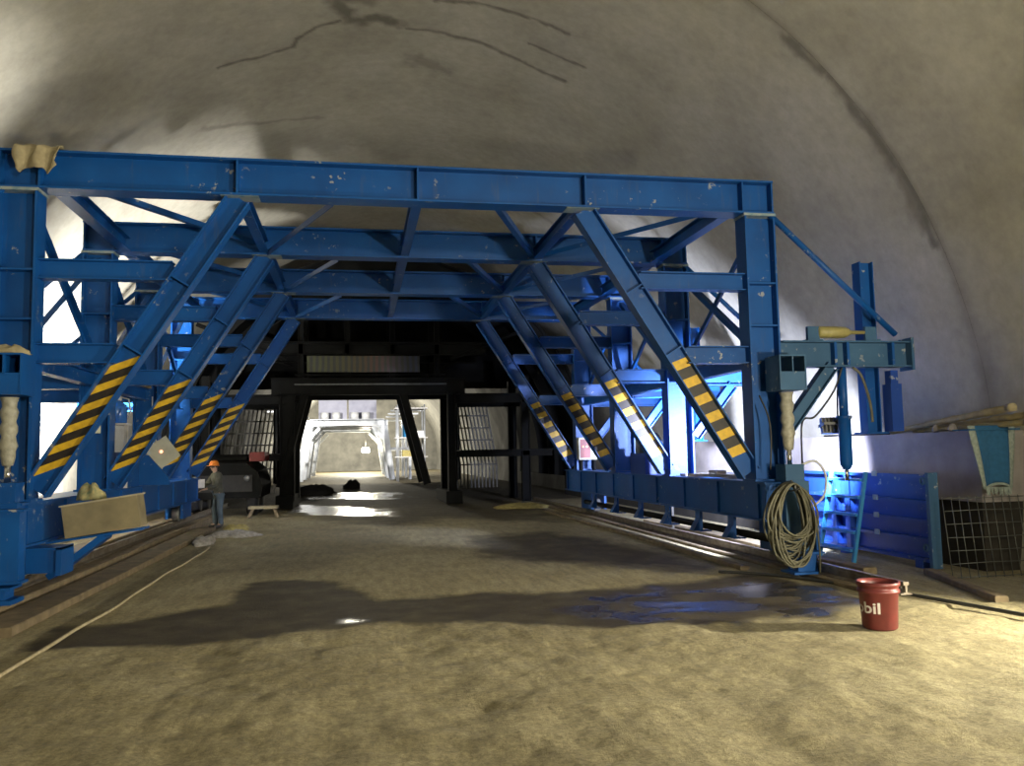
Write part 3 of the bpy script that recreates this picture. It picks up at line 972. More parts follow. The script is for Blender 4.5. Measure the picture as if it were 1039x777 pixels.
# ------------------------------------------------------------------ things on and around the trolley, right side
# red bucket
def bucket():
    c = (4.945, 7.42, 0.0)
    t = thing('paint_bucket', 'dirty red plastic bucket with white lettering standing on the dirt floor', 'bucket', c)
    R0, R1, H = 0.160, 0.182, 0.45
    prof = [(R0 - 0.01, 0.004), (R0, 0.02), (R1 - 0.004, 0.345), (R1 + 0.012, 0.35), (R1 + 0.012, 0.375), (R1, 0.38), (R1 + 0.002, 0.41), (R1 + 0.016, 0.415), (R1 + 0.016, H),
            (R1 + 0.002, H), (R1 - 0.006, 0.41), (R0 - 0.008, 0.03), (0.01, 0.028)]
    MB().lathe(prof, 40).build('bucket_body', 'red_plastic', t, True)
    hp = []
    for i in range(25):
        a = PI * i / 24
        hp.append((0.203 * math.cos(a), -0.203 * math.sin(a) * 0.95 - 0.01, 0.40 - 0.07 * math.sin(a)))
    rot = Matrix.Rotation(2.4, 4, 'Z')
    MB().tube(hp, 0.004, 6).xform(rot).build('wire_handle', 'grey_steel', t, True)
    # lettering wrapped round the wall
    cu = bpy.data.curves.new('lettering', 'FONT')
    cu.body = 'Mobil'
    cu.size = 0.145
    cu.resolution_u = 3
    cu.offset = 0.003
    tmp = bpy.data.objects.new('lettering_tmp', cu)
    COL.objects.link(tmp)
    dg = bpy.context.evaluated_depsgraph_get()
    me = bpy.data.meshes.new_from_object(tmp.evaluated_get(dg))
    bpy.data.objects.remove(tmp)
    import bmesh
    bm = bmesh.new()
    bm.from_mesh(me)
    bmesh.ops.triangulate(bm, faces=bm.faces[:])
    for _ in range(2):
        le = [e for e in bm.edges if e.calc_length() > 0.025]
        if le:
            bmesh.ops.subdivide_edges(bm, edges=le, cuts=1)
            bmesh.ops.triangulate(bm, faces=bm.faces[:])
    w = max(v.co.x for v in bm.verts)
    th_c = math.atan2(-7.42, -4.945)          # direction towards the viewer
    for v in bm.verts:
        a = th_c + 0.06 + (v.co.x - w) * 1.3 / 0.178
        z = 0.165 + v.co.y
        r = R0 + (R1 - 0.004 - R0) * (z - 0.02) / 0.325 + 0.0022
        v.co = Vector((r * math.cos(a), r * math.sin(a), z))
    bm.to_mesh(me)
    bm.free()
    me.materials.clear()
    me.materials.append(M['white_print'])
    o = obj('lettering', me, t)
    o['label'] = 'white lettering on the bucket wall'


bucket()


# hanging cable coil
def coil():
    c = Vector((5.66, 10.30, 0.83))
    t = thing('cable_coil', 'big dusty coil of beige cable hanging at the front of the right base beam', 'cable', (c.x, c.y, 0.28))
    b = MB()
    pts = []
    turns = 26
    n = turns * 30
    rr = random.Random(4)
    ph = [rr.uniform(0, 6) for _ in range(8)]
    for i in range(n + 1):
        s = i / n
        a = 2 * PI * turns * s
        k = a / (2 * PI)
        rx = 0.255 + 0.055 * math.sin(k * 2.4 + ph[0]) - 0.03 * math.sin(k * 5.3)
        rz = 0.43 + 0.085 * math.sin(k * 1.7 + ph[1])
        x = rx * math.cos(a) * (1 - 0.22 * math.sin(a)) + 0.045 * math.sin(k * 3.1)
        z = rz * math.sin(a) - 0.10 * (rz - 0.36) * 4 * (math.sin(a) < 0) * -math.sin(a)
        z += 0.45 - rz           # all the turns hang from the same hook
        y = 0.075 * math.sin(k * 2.9 + ph[2]) + 0.04 * math.cos(a * 1.0 + k)
        pts.append((c.x + x - t.location.x, y, c.z + z - t.location.z))
    b.tube(pts, 0.0135, 6)
    b.build('cable_loops', 'cable', t, True)
    MB().tube([(0.12, 0.338, 1.0), (0.02, 0.0, 1.03), (0.02, -0.09, 0.98), (0.02, -0.1, 0.9)], 0.012, 6).build('hook', 'grey_steel', t, True)
    tie = [(0.03 + 0.05 * math.cos(a), -0.01 + 0.14 * math.sin(a), 0.93 + 0.03 * math.cos(a)) for a in [2 * PI * i / 16 for i in range(16)]]
    MB().tube(tie, 0.01, 6, closed=True).build('tie', 'cable_dark', t, True)
    tail = [(0.22, 0.05, 0.45), (0.33, 0.05, 0.62), (0.42, 0.1, 0.35), (0.44, 0.1, 0.08), (0.40, 0.05, -0.2)]
    MB().tube(tail, 0.013, 6).build('cable_tail', 'cable', t, True)


coil()


# blue formwork panel hung along the right side
def formwork_panel():
    X = 8.02
    y0, y1, z0, z1 = 10.55, 14.9, 0.12, 1.33
    t = thing('formwork_panel', 'blue ribbed steel formwork panel with worn edge flange beside the low wall', 'formwork', (X, (y0 + y1) / 2, 0))
    L = local(t)

    def p(name, m, mat, par=None):
        return m.xform(L).build(name, mat, par or t)
    p('skin_plate', MB().box(X, X + 0.012, y0, y1, z0, z1), 'blue_panel')
    p('edge_flange', MB().box(X - 0.13, X + 0.02, y0 - 0.02, y0, z0 - 0.1, z1 + 0.03).box(X - 0.13, X - 0.115, y0, y0 + 0.05, z0 - 0.1, z1 + 0.03), 'teal')['label'] = 'worn teal edge flange'
    for y in (12.55, 12.95, y1):
        p('vertical_rib', MB().box(X - 0.12, X - 0.001, y - 0.012, y + 0.012, z0, z1).box(X - 0.135, X - 0.12, y - 0.06, y + 0.06, z0, z1), 'blue_panel')
    for z in (0.13, 0.42, 0.68, 0.95, 1.32):
        p('horizontal_rib', MB().box(X - 0.09, X - 0.0005, y0 + 0.05, y1 - 0.015, z - 0.012, z + 0.012).box(X - 0.10, X - 0.09, y0 + 0.05, y1 - 0.015, z - 0.035, z + 0.012), 'blue_panel')
    for z in (0.46, 0.72, 0.99, 1.355):
        p('clip_plate', MB().box(X - 0.115, X - 0.101, 11.75, 11.87, z - 0.07, z + 0.01), 'worn_edge')
    for z in (0.30, 1.24):
        m = MB()
        ring_ = []
        for i in range(14):
            a = 2 * PI * i / 14
            ring_.append((X - 0.12, y0 + 0.12 + 0.045 * math.cos(a), z + 0.045 * math.sin(a)))
        m.tube(ring_, 0.018, 6, closed=True)
        p('lifting_eye', m, 'teal')
    for y in (y0 + 0.3, 12.75, y1 - 0.3):
        p('foot', MB().box(X - 0.12, X + 0.02, y - 0.08, y + 0.08, 0.0, z0 + 0.001), 'blue_panel')


formwork_panel()


# ladder-like step frame behind the lamp
def step_frame():
    t = thing('step_ladder', 'short pale blue steel step ladder under the work lamp at the right', 'ladder', (7.25, 11.95, 0))
    for y in (-0.5, 0.42):
        MB().bar((0.0, y, 0.0), (0.28, y, 1.36), 0.05, 0.05).build('stile', 'cyan_paint', t)
    for k in range(5):
        z = 0.2 + 0.26 * k
        x = 0.28 * z / 1.36
        MB().box(x - 0.06, x + 0.06, -0.475, 0.395, z - 0.02, z + 0.02).build('rung', 'cyan_paint', t)


step_frame()


def work_lamp(name_label, loc, target, group, mat='lens', scale=1.0):
    t = thing('work_lamp', name_label, 'lamp', loc, group)
    q = (Vector(target) - Vector(loc)).to_track_quat('-Z', 'Y').to_matrix().to_4x4()
    S = q @ Matrix.Scale(scale, 4)
    b = MB()
    b.box(-0.17, 0.17, -0.12, 0.12, -0.02, 0.05)
    b.xform(S).build('housing', 'lamp_body', t)
    for i in range(6):
        x = -0.14 + i * 0.056
        MB().box(x - 0.006, x + 0.006, -0.10, 0.10, 0.05, 0.11).xform(S).build('cooling_fin', 'lamp_body', t)
    MB().box(-0.15, 0.15, -0.10, 0.10, -0.028, -0.021).xform(S).build('lens', mat, t)
    MB().box(-0.2, -0.175, -0.02, 0.02, -0.02, 0.16).box(0.175, 0.2, -0.02, 0.02, -0.02, 0.16).box(-0.2, 0.2, -0.02, 0.02, 0.16, 0.18).xform(S).build('bracket', 'lamp_body', t)
    return t


wl = work_lamp('grey floodlight hanging under the right side arm of the trolley', (6.96, 11.36, 2.06), (7.4, 15.0, 1.3), 'work lamps on the trolley')
MB().tube([(0, -0.16, 0.04), (0.0, -0.18, 0.4), (0.03, -0.2, 0.83)], 0.012, 6).build('suspension', 'cable_dark', wl, True)
wl = work_lamp('floodlight on a stand behind the first left column', (-5.6, 12.1, 1.3), (-6.2, 12.6, 6.2), 'work lamps on the trolley')
MB().tube([(0, 0.05, -1.3), (0, 0.05, -0.1)], 0.03, 8).build('stand', 'grey_steel', wl, True)
wl = work_lamp('floodlight on a stand behind the second left column', (-5.42, 19.12, 1.5), (-7.2, 20.3, 3.6), 'work lamps on the trolley')
MB().tube([(0.08, -0.05, -1.5), (0.08, -0.05, -0.1)], 0.03, 8).build('stand', 'grey_steel', wl, True)
wl = work_lamp('floodlight on a stand behind the second right column', (6.5, 16.6, 1.95), (9.0, 20.2, 2.8), 'work lamps on the trolley')
MB().tube([(-0.1, -0.1, -1.95), (-0.1, -0.1, -0.1)], 0.03, 8).build('stand', 'grey_steel', wl, True)

# hanging cables at the right
def cable(label, pts, r=0.014, mat='cable_dark', name='hanging_cable'):
    P = [Vector(p) for p in pts]
    out = []
    for i in range(len(P) - 1):
        p0 = P[max(i - 1, 0)]
        p1, p2 = P[i], P[i + 1]
        p3 = P[min(i + 2, len(P) - 1)]
        for k in range(8):
            s = k / 8
            out.append(0.5 * ((2 * p1) + (-p0 + p2) * s + (2 * p0 - 5 * p1 + 4 * p2 - p3) * s * s + (-p0 + 3 * p1 - 3 * p2 + p3) * s ** 3))
    out.append(P[-1])
    return tag(MB().tube(out, r, 6).build(name, mat, smooth=True), label, 'cable')


cable('black cable sagging from the side arm to the work lamp', [(6.95, 11.0, 2.90), (6.85, 11.1, 2.55), (6.6, 11.2, 2.2), (6.42, 11.25, 2.12), (6.4, 11.28, 1.5), (6.3, 11.2, 1.2)])
cable('dark hose hanging from the side arm near the tall side post', [(7.12, 11.0, 2.90), (7.25, 11.0, 2.78), (7.38, 11.02, 2.4), (7.42, 11.04, 2.1)], 0.02, 'cable')
cable('white cable looped in front of the step ladder', [(6.2, 10.95, 1.5), (6.45, 11.0, 1.55), (6.6, 11.0, 1.35), (6.55, 11.0, 1.05), (6.3, 11.0, 0.9), (6.15, 10.98, 1.1)], 0.018, 'white_plastic')
cable('thin dark cable running beside the wrapped jack of the right column', [(5.62, 10.98, 2.5), (5.70, 10.9, 2.2), (5.72, 10.88, 1.9), (5.70, 10.9, 1.45)], 0.012)

# bamboo poles and boards on the right wall ledge
for k, (p0, p1, r, lab) in enumerate([
        ((8.62, 12.3, 1.975), (8.55, 9.72, 2.22), 0.05, 'longest old bamboo pole on the right wall ledge, highest tip'),
        ((8.80, 12.0, 1.98), (8.72, 9.6, 2.12), 0.045, 'old bamboo pole on the right wall ledge, tip in the middle'),
        ((8.72, 11.9, 1.975), (8.66, 9.55, 2.02), 0.04, 'old bamboo pole lying lowest on the right wall ledge')]):
    n = 12
    P0, P1 = Vector(p0), Vector(p1)
    path, rs = [], []
    for i in range(n * 3 + 1):
        s = i / (n * 3)
        path.append(P0.lerp(P1, s))
        rs.append(r * (0.8 + 0.2 * s) * (1.12 if i % 3 == 0 else 1.0))
    t = thing('bamboo_pole', lab, 'pole', p0, 'poles on the ledge')
    MB().tube(path, rs, 8).xform(local(t)).build('stem', 'bamboo', t, True)
    d = (P1 - P0).normalized()
    MB().tube([P1 - d * 0.02, P1 + d * 0.09], r * 1.16, 10).xform(local(t)).build('pale_tip', 'cloth_beige', t, True)
timber('dark board lying on the right wall ledge behind the side post', 8.48, 8.68, 12.5, 14.1, 1.931, 1.965, 0.04, 'dark_steel', 'ledge_board')
for k, (x, y, w) in enumerate([(8.5, 10.75, 0.06), (8.98, 10.5, 0.09), (8.49, 11.1, 0.05)]):
    v = []
    b = MB().lathe([(w * 0.5, 0), (w, 0.03), (w * 0.9, 0.08), (w * 0.4, 0.12)], 9)
    b.v = [(a + rng.normal(0, 0.012), c + rng.normal(0, 0.012), d) for a, c, d in b.v]
    o = b.build('rubble_stone', 'kicker')
    o.location = (x, y, 1.931)
    tag(o, ['small rubble stone on the right wall ledge nearest the poles', 'rubble stone on the right wall ledge behind the blue towel', 'smallest rubble stone on the right wall ledge'][k], 'stone', 'rubble on the ledge')


# towel hung over the end of the right wall
def towel():
    t = thing('hanging_towel', 'blue towel with pale fringed border hanging over the right wall end', 'towel', (8.56, 10.08, 1.0))

    def sheet(f0, f1, g0, g1, off, ny=24, nx=18):
        V = []
        for j in range(ny + 1):
            g = g0 + (g1 - g0) * j / ny
            for i in range(nx + 1):
                f = f0 + (f1 - f0) * i / nx
                half = 0.37 - 0.13 * g
                x = -0.02 + (f - 0.5) * 2 * half + 0.03 * g
                z = 1.0 - g * 0.93 - 0.03 * math.sin(f * 7 + 1) * g
                y = -0.04 - 0.03 * math.sin(f * 9 + g * 2) * (0.3 + g) - 0.03 * g - off
                V.append((x, y, z))
        b = MB()
        w = nx + 1
        k = len(V)
        b.v = V + [(x, y + 0.012, z) for x, y, z in V]
        for j in range(ny):
            for i in range(nx):
                a = j * w + i
                b.f.append((a, a + w, a + w + 1, a + 1))
                b.f.append((k + a, k + a + 1, k + a + w + 1, k + a + w))
        for i in range(nx):
            b.f.append((i, i + 1, k + i + 1, k + i))
            a = ny * w + i
            b.f.append((a + 1, a, k + a, k + a + 1))
        for j in range(ny):
            a = j * w
            b.f.append((a + w, a, k + a, k + a + w))
            a = j * w + nx
            b.f.append((a, a + w, k + a + w, k + a))
        return b
    sheet(0.14, 0.84, 0.0, 0.86, 0.003).build('blue_field', 'cloth_blue', t, True)
    sheet(0.0, 0.14, 0.0, 0.9, 0.0, 24, 3).build('side_border', 'cloth_fringe', t, True)
    sheet(0.84, 1.0, 0.0, 0.9, 0.0, 24, 3).build('side_border', 'cloth_fringe', t, True)
    sheet(0.14, 0.84, 0.86, 0.9, 0.0, 2, 14).build('bottom_border', 'cloth_fringe', t, True)
    fr = MB()
    for i in range(26):
        f = 0.1 + 0.8 * i / 25
        half = 0.37 - 0.13 * 0.9
        x = -0.02 + (f - 0.5) * 2 * half + 0.027
        z0 = 1.0 - 0.9 * 0.93
        ln = 0.07 + 0.05 * rng.random()
        y = -0.04 - 0.03 * math.sin(f * 9 + 1.8) * 1.2 - 0.03
        fr.bar((x, y, z0), (x + rng.normal(0, 0.01), y, z0 - ln), 0.016, 0.008)
    tag(fr.build('fringe', 'cloth_fringe', t), kind='stuff')
    MB().box(-0.40, 0.38, -0.10, 0.25, 0.935, 0.955).build('top_fold', 'cloth_blue', t)


towel()


# wire mesh panel in front of the right wall end
def wire_mesh():
    t = thing('wire_mesh_panel', 'welded wire mesh panel leaning against the foot of the right wall', 'mesh panel', (7.62, 9.80, 0))
    W, H = 1.28, 1.06
    nx, nz = 10, 6
    lean = 0.12
    for i in range(nx + 1):
        x = W * i / nx
        w = 0.012 * math.sin(i * 2.1)
        MB().tube([(x, 0.0, 0.0), (x + w, lean * 0.5, H / 2), (x + w * 0.4, lean, H)], 0.006, 5).build('vertical_wire', 'wire', t, True)
    for j in range(nz + 1):
        z = 0.02 + (H - 0.04) * j / nz
        MB().tube([(0, lean * z / H - 0.008, z), (W / 2, lean * z / H - 0.008, z + 0.012 * math.sin(j * 1.7)), (W, lean * z / H - 0.008, z)], 0.006, 5).build('horizontal_wire', 'wire', t, True)


wire_mesh()

# things on the right base beam
def board(name, label, c, size, rz=0, ry=0, rx=0, mat='pale_board', group='loose boards on the right base beam', cat='board'):
    b = MB()
    l, w, h = size
    k = 6
    V, Fc = [], []
    for i in range(k):
        s = i / (k - 1)
        x = -l / 2 + l * s
        dz = 0.01 * math.sin(3 * s + c[1])
        e = 0.03 * (random.random() - 0.5) if i in (0, k - 1) else 0
        V += [(x + e, -w / 2, dz), (x - e, w / 2, dz), (x - e, w / 2, h + dz), (x + e, -w / 2, h + dz)]
    for i in range(k - 1):
        for j in range(4):
            Fc.append((i * 4 + j, i * 4 + (j + 1) % 4, (i + 1) * 4 + (j + 1) % 4, (i + 1) * 4 + j))
    Fc += [(3, 2, 1, 0), tuple((k - 1) * 4 + j for j in range(4))]
    b.add(V, Fc)
    o = b.build(name, mat)
    o.location = c
    o.rotation_euler = (rx, ry, rz)
    return tag(o, label, cat, group)


board('loose_board', 'pale board lying across the right base beam, nearest to the front column', (5.85, 11.95, 1.285), (0.75, 0.16, 0.07), 1.2)
board('loose_board', 'longest pale board along the right base beam', (5.72, 12.95, 1.285), (1.5, 0.14, 0.06), 1.62)
board('loose_board', 'pale board along the outer edge of the right base beam', (6.10, 13.2, 1.285), (1.2, 0.12, 0.08), 1.55)
board('loose_board', 'short pale board against the second right column', (5.88, 14.05, 1.285), (0.5, 0.2, 0.04), 0.3)
board('loose_board', 'pale board tilting over the inner edge of the right base beam', (5.60, 12.45, 1.362), (0.62, 0.15, 0.05), 1.35, 0.02)
board('scaffold_plank', 'yellowish plank resting on the upper side rail of the first right bay', (5.78, 12.85, 3.162), (2.7, 0.28, 0.05), PI / 2, 0, 0, 'bamboo', 'planks on the trolley', 'plank')
board('scaffold_plank', 'grey plank resting on the upper side rail of the second left bay', (-4.14, 16.1, 3.162), (2.7, 0.26, 0.05), PI / 2, 0, 0, 'timber', 'planks on the trolley', 'plank')


def pump():
    t = thing('hydraulic_pump', 'dark hydraulic pump unit with motor standing on the right base beam', 'pump', (5.86, 16.2, 1.281))
    MB().box(-0.3, 0.3, -0.5, 0.4, 0.0, 0.42).build('oil_tank', 'blue_panel', t)
    MB().lathe([(0.05, 0), (0.16, 0.01), (0.17, 0.03), (0.17, 0.30), (0.15, 0.34), (0.1, 0.40)], 18, (0, -0.12, 0.421)).build('motor', 'dark_steel', t, True)
    for i in range(8):
        a = 2 * PI * i / 8
        MB().bar((0.17 * math.cos(a), -0.12 + 0.17 * math.sin(a), 0.47), (0.17 * math.cos(a), -0.12 + 0.17 * math.sin(a), 0.70), 0.03, 0.012, n=(-math.sin(a), math.cos(a), 0)).build('cooling_fin', 'dark_steel', t)
    MB().box(-0.2, 0.2, 0.1, 0.34, 0.421, 0.56).build('valve_block', 'grey_steel', t)
    MB().tube([(0.1, 0.2, 0.56), (0.1, 0.2, 0.68), (0.0, 0.05, 0.74)], 0.02, 8).build('hose', 'cable_dark', t, True)
    MB().lathe([(0.05, 0), (0.05, 0.06)], 12, (-0.2, -0.4, 0.421)).build('filler_cap', 'white_plastic', t, True)


pump()


def control_box():
    t = thing('control_box', 'white framed control box with red and green pilot lights on the right', 'control box', (5.74, 20.55, 1.55))
    MB().box(-0.24, 0.24, -0.12, 0.12, 0.0, 0.56).build('cabinet', 'box_grey', t)
    MB().box(-0.21, 0.05, -0.13, -0.121, 0.05, 0.51).build('door', 'red_paint', t)
    MB().box(0.09, 0.22, -0.135, -0.121, 0.04, 0.07).box(0.09, 0.22, -0.135, -0.121, 0.50, 0.53).box(0.09, 0.11, -0.135, -0.121, 0.07, 0.5).box(0.20, 0.22, -0.135, -0.121, 0.07, 0.5).build('frame', 'white_plastic', t)
    for x, m in ((-0.14, 'red_led'), (-0.04, 'green_led')):
        MB().lathe([(0.022, 0), (0.022, 0.012), (0.012, 0.02)], 10).xform(Matrix.Translation((x, -0.131, 0.33)) @ Matrix.Rotation(PI / 2, 4, 'X')).build('pilot_light', m, t, True)
    MB().box(-0.2, -0.14, -0.1, 0.1, -0.269, 0.0).build('foot', 'dark_steel', t)
    MB().box(0.14, 0.2, -0.1, 0.1, -0.269, 0.0).build('foot', 'dark_steel', t)


control_box()

# ------------------------------------------------------------------ left side things
# rag on the front beam
def drape(name, label, cat, x0, x1, y0, zt, drop, mat):
    """cloth thrown over a beam: goes down the front face with folds"""
    nx, ny = 22, 20
    V = []
    depth_top = 0.26
    for j in range(ny + 1):
        s = j / ny * (depth_top + drop)
        for i in range(nx + 1):
            f = i / nx
            x = x0 + (x1 - x0) * f + 0.03 * math.sin(f * 11 + j * 0.4)
            if s < depth_top:
                y = y0 + depth_top - s
                z = zt + 0.025 + 0.03 * abs(math.sin(f * 9 + s * 8))
            else:
                q = s - depth_top
                lim = drop * (0.72 + 0.2 * abs(math.sin(f * 5.2 + 0.8)) + 0.08 * math.sin(f * 17))
                q = min(q, lim * (q / drop) ** 0.9 + 0.001)
                y = y0 - 0.03 - 0.045 * (1 + math.sin(f * 13 + q * 4))
                z = zt + 0.02 - q
            V.append((x, y, z))
    b = MB()
    w = nx + 1
    k = len(V)
    b.v = V + [(x, y + 0.014, z - 0.006) for x, y, z in V]
    for j in range(ny):
        for i in range(nx):
            a = j * w + i
            b.f.append((a, a + 1, a + w + 1, a + w))
            b.f.append((k + a, k + a + w, k + a + w + 1, k + a + 1))
    for i in range(nx):
        b.f.append((i + 1, i, k + i, k + i + 1))
        a = ny * w + i
        b.f.append((a, a + 1, k + a + 1, k + a))
    for j in range(ny):
        a = j * w
        b.f.append((a, a + w, k + a + w, k + a))
        a = j * w + nx
        b.f.append((a + w, a, k + a, k + a + w))
    return tag(b.build(name, mat, smooth=True), label, cat)


drape('dirty_rag', 'dirty beige rag draped over the top beam at the left', 'rag', -4.15, -3.66, 11.02, 5.665, 0.36, 'cloth_beige')


def lump(name, label, cat, c, size, mat, seed, group=None, n=18):
    V, Fc = [], []
    r = np.random.default_rng(seed)
    ph = r.uniform(0, 6, 6)
    rings = 8
    for j in range(rings + 1):
        t_ = j / rings
        for i in range(n):
            a = 2 * PI * i / n
            k = 1 + 0.25 * math.sin(2 * a + ph[0]) + 0.16 * math.sin(5 * a + ph[1] + t_ * 4) + 0.08 * math.sin(9 * a + ph[2] + 7 * t_)
            rad = math.cos(t_ * PI / 2) ** 0.7 * k if j < rings else 0.02
            z = size[2] * math.sin(t_ * PI / 2) * (1 + 0.25 * math.sin(3 * a + ph[3]) * (t_ > 0) * (t_ < 1))
            V.append((size[0] / 2 * rad * math.cos(a), size[1] / 2 * rad * math.sin(a), z))
    b = MB()
    b.v = V
    for j in range(rings):
        for i in range(n):
            b.f.append((j * n + i, j * n + (i + 1) % n, (j + 1) * n + (i + 1) % n, (j + 1) * n + i))
    b.f.append(tuple(range(n - 1, -1, -1)))
    b.f.append(tuple(rings * n + i for i in range(n)))
    o = b.build(name, mat, smooth=True)
    o.location = c
    return tag(o, label, cat, group)


lump('dirty_rag', 'crumpled beige rag lying on the square tube end at the left edge', 'rag', (-4.06, 10.8, 3.045), (0.34, 0.3, 0.1), 'cloth_beige', 3)


# plywood box carried on brackets beside the left base beam
def ply_box():
    t = thing('plywood_box', 'dusty plywood box sitting tilted on brackets beside the left base beam', 'box', (-3.20, 11.72, 0.845))
    t.rotation_euler = (0, -0.14, 0.02)
    W, D, H = 0.45, 0.2, 0.40
    for nm, x0, x1, y0, y1, z0, z1, mt in (('front_board', -W, W, -D, -D + 0.025, 0.0, H, 'ply'), ('back_board', -W, W, D - 0.025, D, 0.0, H, 'ply'),
                                         ('end_board', -W, -W + 0.025, -D + 0.026, D - 0.026, 0.0, H, 'ply'), ('end_board', W - 0.025, W, -D + 0.026, D - 0.026, 0.0, H, 'ply'),
                                         ('bottom_board', -W + 0.026, W - 0.026, -D + 0.026, D - 0.026, 0.0, 0.02, 'ply')):
        MB().box(x0, x1, y0, y1, z0, z1).build(nm, mt, t)
    MB().box(-W - 0.02, W + 0.02, -D - 0.02, D + 0.02, H + 0.001, H + 0.022).build('lid', 'ply_top', t)


ply_box()
lump('printed_bag', 'small printed bag sitting on the plywood box lid', 'bag', (-3.42, 11.78, 1.25), (0.30, 0.26, 0.19), 'bag', 8)


def junction_box():
    t = thing('junction_box', 'beige electrical box hung tilted with a glowing red pilot light', 'electrical box', (-3.72, 17.15, 1.55))
    Rm = Matrix.Translation((0, 0, 0.34)) @ Matrix.Rotation(0.21, 4, 'Z') @ Matrix.Rotation(-0.62, 4, 'Y')
    MB().box(-0.24, 0.24, -0.09, 0.09, -0.24, 0.24).xform(Rm).build('cabinet', 'box_grey', t)
    MB().box(-0.225, 0.225, -0.105, -0.091, -0.225, 0.225).xform(Rm).build('door', 'box_grey', t)
    MB().lathe([(0.03, 0), (0.03, 0.014), (0.018, 0.026)], 12).xform(Rm @ Matrix.Translation((0.0, -0.1055, 0.03)) @ Matrix.Rotation(PI / 2, 4, 'X')).build('pilot_light', 'red_led', t, True)
    MB().tube([(-0.1, 0, 0.55), (-0.2, 0.02, 0.8), (-0.22, 0.1, 1.44)], 0.012, 6).build('hanging_cord', 'white_plastic', t, True)
    MB().tube([(0.0, 0, 0.06), (-0.1, 0, -0.1), (-0.12, 0.05, -0.24)], 0.02, 6).build('outgoing_cable', 'white_plastic', t, True)


junction_box()


def jug():
    t = thing('water_jug', 'blue plastic jug with white cap standing behind the first left brace', 'jug', (-4.12, 15.5, 2.4))
    MB().lathe([(0.15, 0.0), (0.17, 0.02), (0.17, 0.28), (0.15, 0.33), (0.07, 0.38), (0.055, 0.40)], 18).build('jug_body', 'jug', t, True)
    MB().lathe([(0.075, 0.40), (0.08, 0.41), (0.08, 0.47), (0.05, 0.50)], 14).build('cap', 'white_plastic', t, True)
    MB().tube([(0.06, 0, 0.46), (0.2, -0.03, 0.42), (0.24, -0.04, 0.2), (0.2, -0.03, 0.1)], 0.014, 6).build('hose', 'white_plastic', t, True)
    MB().box(-0.2, 0.2, -0.2, 0.2, -0.03, -0.001).build('shelf', 'pale_board', t)
    for x in (-0.16, 0.16):
        MB().box(x - 0.03, x + 0.03, -0.03, 0.03, -1.118, -0.03).build('stand_post', 'pale_board', t)


jug()
tag(MB().box(-4.19, -4.04, 14.31, 14.315, 2.2, 2.42).build('paper_notice', 'paper'), 'small pale paper notice fixed to the second left column', 'paper')


def led_lamp():
    t = thing('led_lamp', 'small lit lamp of white tubes above the blue plate at the left', 'lamp', (-4.04, 17.3, 2.0))
    MB().box(-0.16, 0.16, -0.02, 0.06, -0.12, 0.14).build('housing', 'lamp_body', t)
    for i in range(3):
        x = -0.06 + 0.075 * i
        MB().tube([(x, -0.045, -0.11), (x + 0.02, -0.045, 0.13)], 0.022, 8).build('tube', 'led', t, True)
    MB().box(-0.03, 0.03, 0.0, 0.04, -0.718, -0.12).build('stand', 'lamp_body', t)


led_lamp()

lump('cloth_heap', 'pale crumpled cloth heap on the dirt by the left track, nearest', 'cloth', (-3.15, 18.4, 0.0), (0.5, 0.9, 0.14), 'cloth_white', 21, 'cloth heaps by the left track')
lump('cloth_heap', 'pale crumpled cloth heap on the dirt by the left track, farthest', 'cloth', (-2.75, 19.9, 0.0), (0.9, 1.0, 0.13), 'cloth_white', 22, 'cloth heaps by the left track')
lump('rubbish_heap', 'yellowish rubbish heap at the feet of the worker', 'rubbish', (-2.95, 21.6, 0.0), (0.7, 0.8, 0.12), 'cloth_yellow', 23)
lump('rubbish_heap', 'yellowish rubbish heap on the floor beyond the right base beam', 'rubbish', (5.1, 26.3, 0.0), (1.4, 1.0, 0.15), 'cloth_yellow', 24)


def trestle():
    t = thing('small_trestle', 'low pale trestle standing on the floor beyond the worker', 'trestle', (-2.75, 25.9, 0))
    MB().box(-0.42, 0.42, -0.2, 0.2, 0.26, 0.34).build('top', 'cloth_beige', t)
    for s in (-1, 1):
        for q in (-1, 1):
            MB().bar((s * 0.3, q * 0.12, 0.26), (s * 0.42, q * 0.2, 0.0), 0.06, 0.06).build('leg', 'timber', t)


trestle()
cable('thin cord hanging in the first left bay', [(-4.6, 12.6, 4.9), (-4.75, 12.7, 3.4), (-4.95, 12.8, 2.2)], 0.012, 'cable')
cable('second thin cord hanging in the first left bay, nearer the wall', [(-4.8, 12.9, 4.9), (-5.0, 12.9, 3.4), (-5.3, 12.95, 2.0)], 0.012, 'cable')

# ------------------------------------------------------------------ the worker
def skin_mesh(name, verts, edges, radii, mat, sub=2, root=0):
    me = bpy.data.meshes.new(name)
    me.from_pydata(verts, edges, [])
    o = bpy.data.objects.new(name + '_tmp', me)
    COL.objects.link(o)
    md = o.modifiers.new('skin', 'SKIN')
    md.use_smooth_shade = True
    for i, r in enumerate(radii):
        sv = me.skin_vertices[0].data[i]
        sv.radius = (r, r) if isinstance(r, (int, float)) else r
        sv.use_root = (i == root)
    o.modifiers.new('sub', 'SUBSURF').levels = sub
    o.modifiers['sub'].render_levels = sub
    dg = bpy.context.evaluated_depsgraph_get()
    out = bpy.data.meshes.new_from_object(o.evaluated_get(dg))
    bpy.data.objects.remove(o)
    out.name = name
    out.materials.clear()
    out.materials.append(M[mat])
    out.shade_smooth()
    return out


